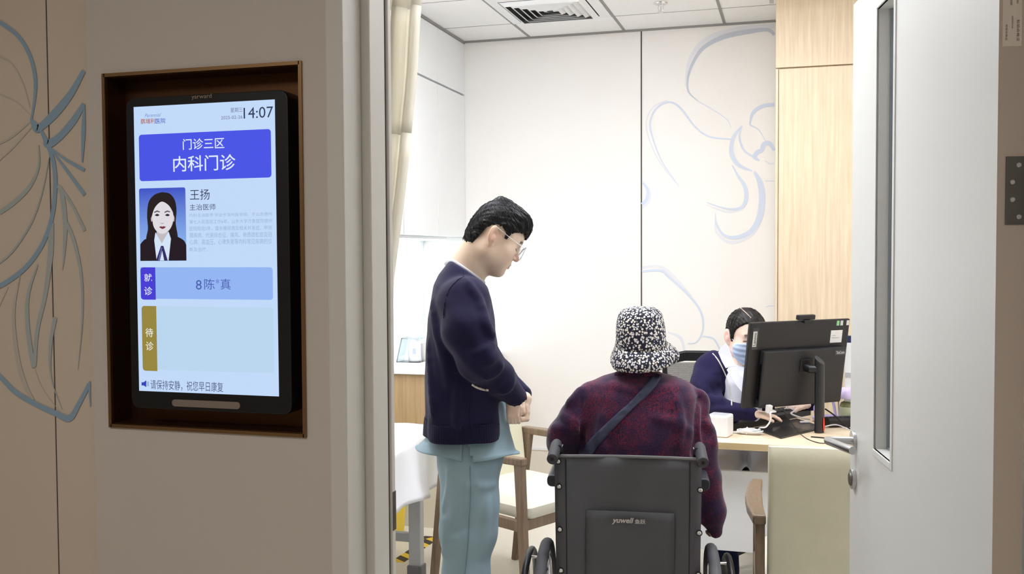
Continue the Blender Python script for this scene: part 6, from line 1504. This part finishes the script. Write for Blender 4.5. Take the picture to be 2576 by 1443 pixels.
# trousers and shoes
ptv = Vol(np.array([-0.95, 2.95, 0.10]), np.array([-0.02, 3.85, 0.70]), 0.010); ptv.add(ptv.cone(hipP-wxa*0.08, hipP+wxa*0.08, 0.115, 0.115), 0)
M['dkpants'] = knit('dark_trousers', (30, 32, 46)); M['blackshoe'] = mat('black_shoe', (20, 20, 22), 0.5)
for s in (-1, 1):
    ptv.chain([Wn(xm_+s*0.09, 0.19, 0.56), Wn(xm_+s*0.11, 0.50, 0.54), Wn(xm_+s*0.11, 0.60, 0.20)], [0.088, 0.068, 0.052], 0.02)
skin_obj('trousers', [ptv.net()], M['dkpants'], pt)
for s in (-1, 1):
    q = Wn(xm_+s*0.115, 0.66, 0.15); so = Vol(q-0.16, q+0.16, 0.007); so.add(so.cone(Wn(xm_+s*0.11, 0.60, 0.165), Wn(xm_+s*0.12, 0.73, 0.153), 0.038, 0.030), 0); so.cut(-(so.Z-0.122)); skin_obj('shoe', [so.net()], M['blackshoe'], pt)
# hair below the hat
hp2 = Vol(pC-0.14, pC+0.14, 0.0035); X, Y, Z = hp2.local(pC, pB); hp2.add(hp2.ell(loc2w(pC, pB, (0.0, 0, 0.03)), (0.086, 0.078, 0.083), pB), 0).add(hp2.cone(loc2w(pC, pB, (-0.045, -0.02, -0.03)), loc2w(pC, pB, (-0.045, 0.02, -0.03)), 0.034, 0.034), 0.02)
hp2.cut(polysd(X, Z, [(-0.2, -0.085), (-0.02, -0.085), (-0.015, 0.03), (0.05, 0.05), (0.2, 0.08), (0.2, 0.3), (-0.2, 0.3)]), 0.004)
skin_obj('hair', [hp2.net()], M['hairk'], pt)
def hatmat():
    m = bpy.data.materials.new('flowered_cotton'); m.use_nodes = True; N = m.node_tree.nodes; L = m.node_tree.links; b = N['Principled BSDF']
    tc = N.new('ShaderNodeTexCoord'); n0 = N.new('ShaderNodeTexNoise'); n0.inputs['Scale'].default_value = 260; L.new(tc.outputs['Object'], n0.inputs[0])
    ad = N.new('ShaderNodeMix'); ad.data_type = 'RGBA'; ad.inputs['Factor'].default_value = 0.0035; L.new(tc.outputs['Object'], ad.inputs[6]); L.new(n0.outputs['Color'], ad.inputs[7])
    v = N.new('ShaderNodeTexVoronoi'); v.inputs['Scale'].default_value = 132; v.inputs['Randomness'].default_value = 0.9; L.new(ad.outputs[2], v.inputs['Vector'])
    v2 = N.new('ShaderNodeTexVoronoi'); v2.inputs['Scale'].default_value = 132; v2.inputs['Randomness'].default_value = 0.9; L.new(ad.outputs[2], v2.inputs['Vector'])
    r = N.new('ShaderNodeValToRGB'); r.color_ramp.interpolation = 'LINEAR'; r.color_ramp.elements[0].position = 0.40; r.color_ramp.elements[0].color = (1, 1, 1, 1); r.color_ramp.elements[1].position = 0.50; r.color_ramp.elements[1].color = (0, 0, 0, 1)
    L.new(v.outputs['Distance'], r.inputs[0])
    hs = N.new('ShaderNodeSeparateColor'); L.new(v2.outputs['Color'], hs.inputs[0]); cr = N.new('ShaderNodeValToRGB'); cr.color_ramp.elements[0].color = lin((222, 222, 232)); cr.color_ramp.elements[1].color = lin((244, 234, 214)); L.new(hs.outputs[0], cr.inputs[0])
    cen = N.new('ShaderNodeValToRGB'); cen.color_ramp.elements[0].position = 0.05; cen.color_ramp.elements[0].color = (0.45, 0.36, 0.25, 1); cen.color_ramp.elements[1].position = 0.13; cen.color_ramp.elements[1].color = (1, 1, 1, 1); L.new(v.outputs['Distance'], cen.inputs[0])
    ml = N.new('ShaderNodeMix'); ml.data_type = 'RGBA'; ml.blend_type = 'MULTIPLY'; ml.inputs['Factor'].default_value = 0.8; L.new(cr.outputs[0], ml.inputs[6]); L.new(cen.outputs[0], ml.inputs[7])
    mx = N.new('ShaderNodeMix'); mx.data_type = 'RGBA'; L.new(r.outputs[0], mx.inputs['Factor']); mx.inputs[6].default_value = lin((20, 22, 42)); L.new(ml.outputs[2], mx.inputs[7]); L.new(mx.outputs[2], b.inputs['Base Color']); b.inputs['Roughness'].default_value = 0.85
    return m
M['hat'] = hatmat()
def hring(py, xc, half, dep=None, tilt=0.0, wv=0.0, ph=0.0, up=0.0):
    c = p_(xc, py, 0.03); r = half*ZP/F_PX
    return (c, wxa, wya, r, (dep or r), (lambda t: wv*math.sin(3*t+ph)+wv*0.7*math.sin(5*t+1)) if wv else None, lambda t: tilt*math.sin(t)+up*math.cos(t))
crown = loft([hring(772, 1613, 4, 0.005), hring(772.5, 1613, 20, 0.03), hring(775, 1612, 36, 0.055, 0.003), hring(782, 1611, 48, 0.070, 0.006, 0.012), hring(794, 1610, 56, 0.082, 0.008, 0.012, 1), hring(812, 1610, 60, 0.090, 0.010, 0.010, 2), hring(834, 1611, 62, 0.094, 0.012, 0.010, 2.5), hring(856, 1612, 63, 0.096, 0.014, 0.008, 3), hring(868, 1613, 66, 0.099, 0.016, 0.008, 3)], 72)
tips = crown.v[:72]; crown.f.append(tuple(range(72)))
hat = thing('bucket_hat', 'navy bucket hat covered in small white flowers', 'hat', p_(1612, 890, 0.03))
crown.build('crown', M['hat'], hat, smooth='all', solid=0.002)
brim = loft([hring(866, 1613, 66, 0.0985, 0.016, 0.008, 3), hring(872, 1615, 70, 0.106, 0.018, 0.02, 0.5, 0.004), hring(883, 1617, 79, 0.118, 0.014, 0.03, 0.5, 0.008), hring(895, 1619, 85, 0.126, 0.016, 0.035, 0.5, 0.009), hring(906, 1619, 86, 0.128, 0.017, 0.035, 0.6, 0.009), hring(910, 1619, 84, 0.125, 0.018, 0.035, 0.6, 0.009)], 96)
brim.build('brim', M['hat'], hat, smooth='all', solid=0.0025)

# ================================================================== DOCTOR AT THE DESK
ZD = 4.22
def d_(px, py, dz_=0.0): return np.array(cam(px, py, ZD+dz_))
dH = math.radians(-57); dB = headframe(dH, math.radians(10)); dS = 1.03
dear = d_(1832, 846, -0.03); dC = dear+0.0745*dB[1]
dv, dw_ = head_vol(dC, dB, dS, 0.0028, female=True)
nkb = d_(1846, 925, 0.06); dv.add(dv.cone(nkb, loc2w(dC, dB, (-0.018, 0, -0.05)), 0.053, 0.046), 0.02)
th = math.radians(-52); tF3 = np.array([math.cos(th), math.sin(th), 0]); tL3 = np.array([-math.sin(th), math.cos(th), 0])
dshR, dshL = d_(1784, 930, 0.02), d_(1935, 935, 0.16)
dmid = (dshR+dshL)/2; dhip = np.array([-0.20, 4.74, 0.56])
dwR = d_(1892, 1040, -0.19); dwL = d_(2030, 1018, 0.14)
delR = d_(1775, 1012, -0.06); delL = d_(2030, 1000, 0.34)
db = Vol(np.array([-0.62, 3.85, 0.02]), np.array([0.40, 5.0, 1.26]), 0.012)
db.add(db.cone(dshR*0.75+dshL*0.25, dshR*0.25+dshL*0.75, 0.06, 0.06), 0).add(db.cone(dmid-zU*0.03, dhip, 0.095, 0.10), 0.05).add(db.cone(dmid, nkb+zU*0.02, 0.06, 0.05), 0.04)
db.add(db.cone(d_(1862, 960, -0.02), d_(1862, 1000, -0.02), 0.062, 0.062), 0.04)
db.add(db.cone(d_(1868, 915, 0.0), d_(1880, 985, -0.055), 0.050, 0.046), 0.03); db.chain([dshR, delR, dwR], [0.042, 0.032, 0.020], 0.02); db.chain([dshL, delL, dwL], [0.042, 0.032, 0.020], 0.02)
kneeD = [np.array([-0.30, 4.28, 0.53]), np.array([-0.10, 4.26, 0.53])]; ankD = [np.array([-0.27, 4.30, 0.10]), np.array([-0.06, 4.24, 0.10])]
for s, k_, a_ in zip((-1, 1), kneeD, ankD):
    db.chain([dhip+np.array([s*0.08, -0.03, 0]), k_, a_], [0.075, 0.052, 0.036], 0.02); db.add(db.cone(a_-zU*0.05, a_+np.array([0.02, -0.13, -0.065]), 0.032, 0.028), 0.02)
dh = Vol(np.minimum(dwR, dwL)-np.array([0.05, 0.08, 0.08]), np.maximum(dwR, dwL)+np.array([0.05, 0.08, 0.08]), 0.0032)
hand(dh, dwR, unit(np.array([1.0, 0.22, -0.04])), zU, curl=0.38, S=0.78, thumb_side=1); hand(dh, dwL, unit(np.array([-0.95, -0.25, -0.10])), zU, curl=0.5, S=0.85, thumb_side=-1)
doc = skin_obj('person', [dv.net(), db.net(), dh.net()], skinm, None, facecol((248, 218, 200), dC, dB, dS, brow=(96, 74, 72), lip=(200, 110, 110), blush=(238, 176, 166)), it=1)
tag(doc, 'seated person at the desk with face mask, navy jacket and white coat', 'person')
# hair
dhv = Vol(dC-0.165, dC+0.165, 0.003); X, Y, Z = dhv.local(dC, dB)
l2 = Vol.__new__(Vol); l2.lo, l2.h, l2.n = dhv.lo, dhv.h, dhv.n; l2.X, l2.Y, l2.Z = X/dS, np.abs(Y)/dS, Z/dS; l2.f = np.full(X.shape, 9.0, np.float32)
l2.add(l2.ell((0.012, 0, 0.040), (0.090, 0.0775, 0.084)), 0).add(l2.ell((-0.050, 0, -0.005), (0.034, 0.052, 0.055)), 0.03)
l2.add(l2.ell((0.018, 0.060, 0.020), (0.020, 0.014, 0.040)), 0.015)
l2.add(l2.ell((-0.082, 0.0, -0.012), (0.030, 0.036, 0.034)), 0.008)
fl = np.arctan2(l2.Y+0.01, l2.Z+0.02); l2.f = l2.f-0.0008*np.sin(fl*60+8*X)-0.0007*np.sin(fl*97+20*X)
l2.cut(polysd(l2.X, l2.Z+0.001*np.sin(l2.X*500), [(-0.25, -0.060), (-0.05, -0.058), (-0.036, -0.030), (-0.028, 0.010), (-0.016, 0.034), (0.004, 0.036), (0.016, 0.026), (0.016, -0.020), (0.022, -0.026), (0.030, -0.006), (0.036, 0.022), (0.050, 0.046), (0.066, 0.062), (0.078, 0.074), (0.25, 0.080), (0.25, 0.3), (-0.25, 0.3)]), 0.004)
l2.sub(l2.ell((-0.004, 0.079, 0.0), (0.022, 0.014, 0.036)), 0.003)
dhv.f = l2.f*dS
dhair = skin_obj('hair', [dhv.net()], M['hairb'], doc, it=2)
strands(dhv, dC, dB, (0.25, -0.25, 0.93), 700, 'locks', M['hairb'], dhair, seed=8, ln=(0.05, 0.09), r=0.0005, lift=-0.0001, sweep=0.1)
pl_ = [surfV(a, b, dhv, t0=3.6, t1=4.8) for a, b in spline([(1862, 774), (1874, 784), (1889, 799)], 5)]
MB().tube([Vector(q)-CW*0.0012 for q in pl_ if q is not None], 0.0016, 6).build('parting', mat('scalp', (214, 190, 176), 0.6), dhair)
# mask
mk = Vol(dC-0.14, dC+0.14, 0.0026); X, Y, Z = mk.local(dC, dB); mkf, _ = head_vol(dC, dB, dS, 0.0026, female=True)
mk = mkf; X, Y, Z = mk.local(dC, dB); X, Y, Z = X/dS, np.abs(Y)/dS, Z/dS
mm = Vol.__new__(Vol); mm.X, mm.Y, mm.Z = X, Y, Z; mm.f = mk.f/dS-0.0045
mm.add(mm.ell((0.066, 0, -0.048), (0.045, 0.047, 0.056)), 0.01).add(mm.cone((0.105, 0, -0.022), (0.094, 0, -0.078), 0.012, 0.014), 0.015)
mm.f = mm.f-0.0012*np.sin(np.clip(Z+0.085, 0, 0.07)*270)
mm.cut(polysd(X-0.0*Y, Z, [(0.040, -0.020), (0.080, -0.008), (0.25, 0.002), (0.25, -0.2), (0.060, -0.125), (0.034, -0.080)]), 0.003)
mk.f = mm.f*dS
mask = skin_obj('face_mask', [mk.net()], mat('mask_blue', (196, 216, 244), 0.75, bump=0.15, bscale=200), doc, it=2)
D3 = lambda x, y, z: Vector(loc2w(dC, dB, (x*dS, y*dS, z*dS)))
me_ = MB()
for s in (-1, 1):
    me_.tube(spline([D3(0.046, s*0.060, -0.020), D3(0.025, s*0.071, 0.0), D3(0.004, s*0.077, 0.022), D3(-0.012, s*0.078, 0.024)], 5), 0.0014, 6)
    me_.tube(spline([D3(0.042, s*0.054, -0.078), D3(0.020, s*0.064, -0.056), D3(-0.006, s*0.076, -0.030), D3(-0.016, s*0.077, -0.018)], 5), 0.0014, 6)
me_.build('ear_loops', M['coat'], mask, smooth=True)
# white coat and navy jacket
cot = Vol(np.array([-0.66, 3.98, 0.44]), np.array([0.42, 5.02, 1.28]), 0.0065)
cot.add(cot.cone(dshR*0.8+dshL*0.2, dshR*0.2+dshL*0.8, 0.078, 0.078), 0).add(cot.cone(dmid-zU*0.04, dhip, 0.118, 0.128), 0.06).add(cot.cone(d_(1866, 965, -0.03), d_(1866, 1030, -0.03), 0.080, 0.085), 0.05)
cot.add(cot.cone(nkb-zU*0.02, nkb+zU*0.012, 0.068, 0.060), 0.02)
for s, k_ in zip((-1, 1), kneeD): cot.add(cot.cone(dhip+np.array([s*0.08, -0.03, 0.0]), k_+zU*0.005, 0.095, 0.070), 0.03)
cot.f = cot.f-0.003*np.sin(cot.X*40+cot.Y*30)*np.clip((0.75-cot.Z)/0.1, 0, 1)
vcut = cot.cone(d_(1876, 880, -0.12), d_(1884, 978, -0.17), 0.060, 0.010); 
cot.sub(cot.cone(nkb+zU*0.0, loc2w(dC, dB, (-0.01, 0, -0.06)), 0.055, 0.052), 0.004); cot.sub(vcut, 0.006)
coat = skin_obj('white_coat', [cot.net()], M['coat'], doc, it=2)
jkv = Vol(np.array([-0.68, 3.90, 0.46]), np.array([0.44, 5.04, 1.26]), 0.0065)
jkv.add(jkv.cone(dshR*0.86+dshL*0.14, dshR*0.14+dshL*0.86, 0.088, 0.088), 0).add(jkv.cone(dmid-zU*0.04, dhip+zU*0.06, 0.130, 0.138), 0.06).add(jkv.cone(d_(1862, 965, 0.0), d_(1862, 1030, 0.0), 0.088, 0.092), 0.05)
jkv.chain([dshR, d_(1772, 970, -0.03), delR], [0.066, 0.058, 0.055], 0.025); jkv.chain([delR, d_(1832, 1034, -0.15), d_(1890, 1040, -0.185)], [0.055, 0.042, 0.031], 0.02)
jkv.chain([dshL, delL, d_(2040, 1015, 0.16)], [0.066, 0.055, 0.034], 0.02)
jkv.f = jkv.f-0.0025*np.sin(jkv.X*60-jkv.Z*50)
for pth, r_ in (([(1748, 960), (1775, 985), (1795, 1010)], 0.010), ([(1752, 985), (1790, 1005), (1822, 1015)], 0.010), ([(1760, 930), (1772, 960), (1775, 990)], 0.008), ([(1800, 930), (1808, 970), (1815, 1010)], 0.008), ([(1800, 1028), (1840, 1030), (1875, 1036)], 0.006)):
    ridge(jkv, pth, r_, 0.006, 0.018, t0=3.5, t1=4.9)
# opened front: wedge between the two edges seen in the photo
ea1, ea2 = d_(1806, 884, 0), d_(1843, 1012, 0)
n1 = unit(np.cross(np.array(CW), ea2-ea1)); n1 = n1 if n1[0] > 0 else -n1
cenD = (dmid+dhip)/2
front = (jkv.X-dmid[0])*tF3[0]+(jkv.Y-dmid[1])*tF3[1]-0.02
wedge = np.maximum(-((jkv.X-ea1[0])*n1[0]+(jkv.Y-ea1[1])*n1[1]+(jkv.Z-ea1[2])*n1[2]), -front)
lat3 = np.abs((jkv.X-dmid[0])*tL3[0]+(jkv.Y-dmid[1])*tL3[1])-0.125
wedge = np.maximum(wedge, lat3); wedge = np.maximum(wedge, jkv.Y*0+(-(jkv.Z-0.86)))
jkv.sub(wedge, 0.004)
jkv.sub(jkv.cone(nkb-zU*0.03+tF3*0.02, nkb+zU*0.1, 0.080, 0.080), 0.006)
jck = skin_obj('navy_jacket', [jkv.net()], M['navydoc'], doc, it=2)
kw4 = dict(t0=3.5, t1=4.9)
def best(px, py):
    a, b = surfV(px, py, jkv, **kw4), surfV(px, py, cot, **kw4); L_ = [q for q in (a, b) if q is not None]
    return min(L_, key=lambda q: np.dot(q-np.array(CC), np.array(CW))) if L_ else None
pp_ = [best(a, b) for a, b in spline([(1792, 888), (1806, 905), (1820, 932), (1832, 962), (1839, 1000), (1840, 1018)], 4)]
MB().tube([Vector(q)-CW*0.004 for q in pp_ if q is not None], 0.0026, 8).build('piping', M['cord'], jck, smooth=True)
un = Vol.__new__(Vol); un.lo, un.h, un.n, un.f = cot.lo, cot.h, cot.n, cot.f
def lap(name, pts, lift):
    mb = MB(); P = []
    for x, y in spline(pts+[pts[0]], 1)[:-1]:
        P.append(Vector(d_(x, y, lift-0.062*(x-1806)/70-0.02*max(0, (y-900)/90))))
    mb.poly(P, CW*0.004); return mb.build(name, M['coat'], coat, bevel=0.0012)
lap('collar', [(1807, 886), (1816, 872), (1828, 864), (1836, 880), (1844, 902), (1852, 922), (1836, 922), (1826, 926), (1816, 908)], -0.090)
lap('lapel', [(1828, 929), (1838, 924), (1852, 922), (1864, 948), (1880, 985), (1892, 1012), (1874, 996), (1853, 970), (1838, 948)], -0.100)
# dark trousers and shoes
dt = Vol(np.array([-0.60, 3.98, 0.06]), np.array([0.15, 4.95, 0.68]), 0.009); dt.add(dt.cone(dhip-np.array([0.07, 0, 0.02]), dhip+np.array([0.07, 0, -0.02]), 0.105, 0.105), 0)
M['navytr'] = knit('navy_trousers', (24, 34, 66), sheen=0.05)
for s, k_, a_ in zip((-1, 1), kneeD, ankD): dt.chain([dhip+np.array([s*0.08, -0.03, -0.01]), k_-zU*0.008, a_], [0.082, 0.062, 0.052], 0.02)
skin_obj('trousers', [dt.net()], M['navytr'], doc)
for a_ in ankD:
    so = Vol(a_-0.2, a_+0.14, 0.007); so.add(so.cone(np.array([a_[0], a_[1]+0.02, 0.05]), np.array([a_[0]+0.02, a_[1]-0.13, 0.036]), 0.042, 0.034), 0); so.cut(-(so.Z-0.004)); skin_obj('shoe', [so.net()], mat('cream_shoe_%d' % int(a_[0]*1000), (206, 200, 186), 0.6), doc)
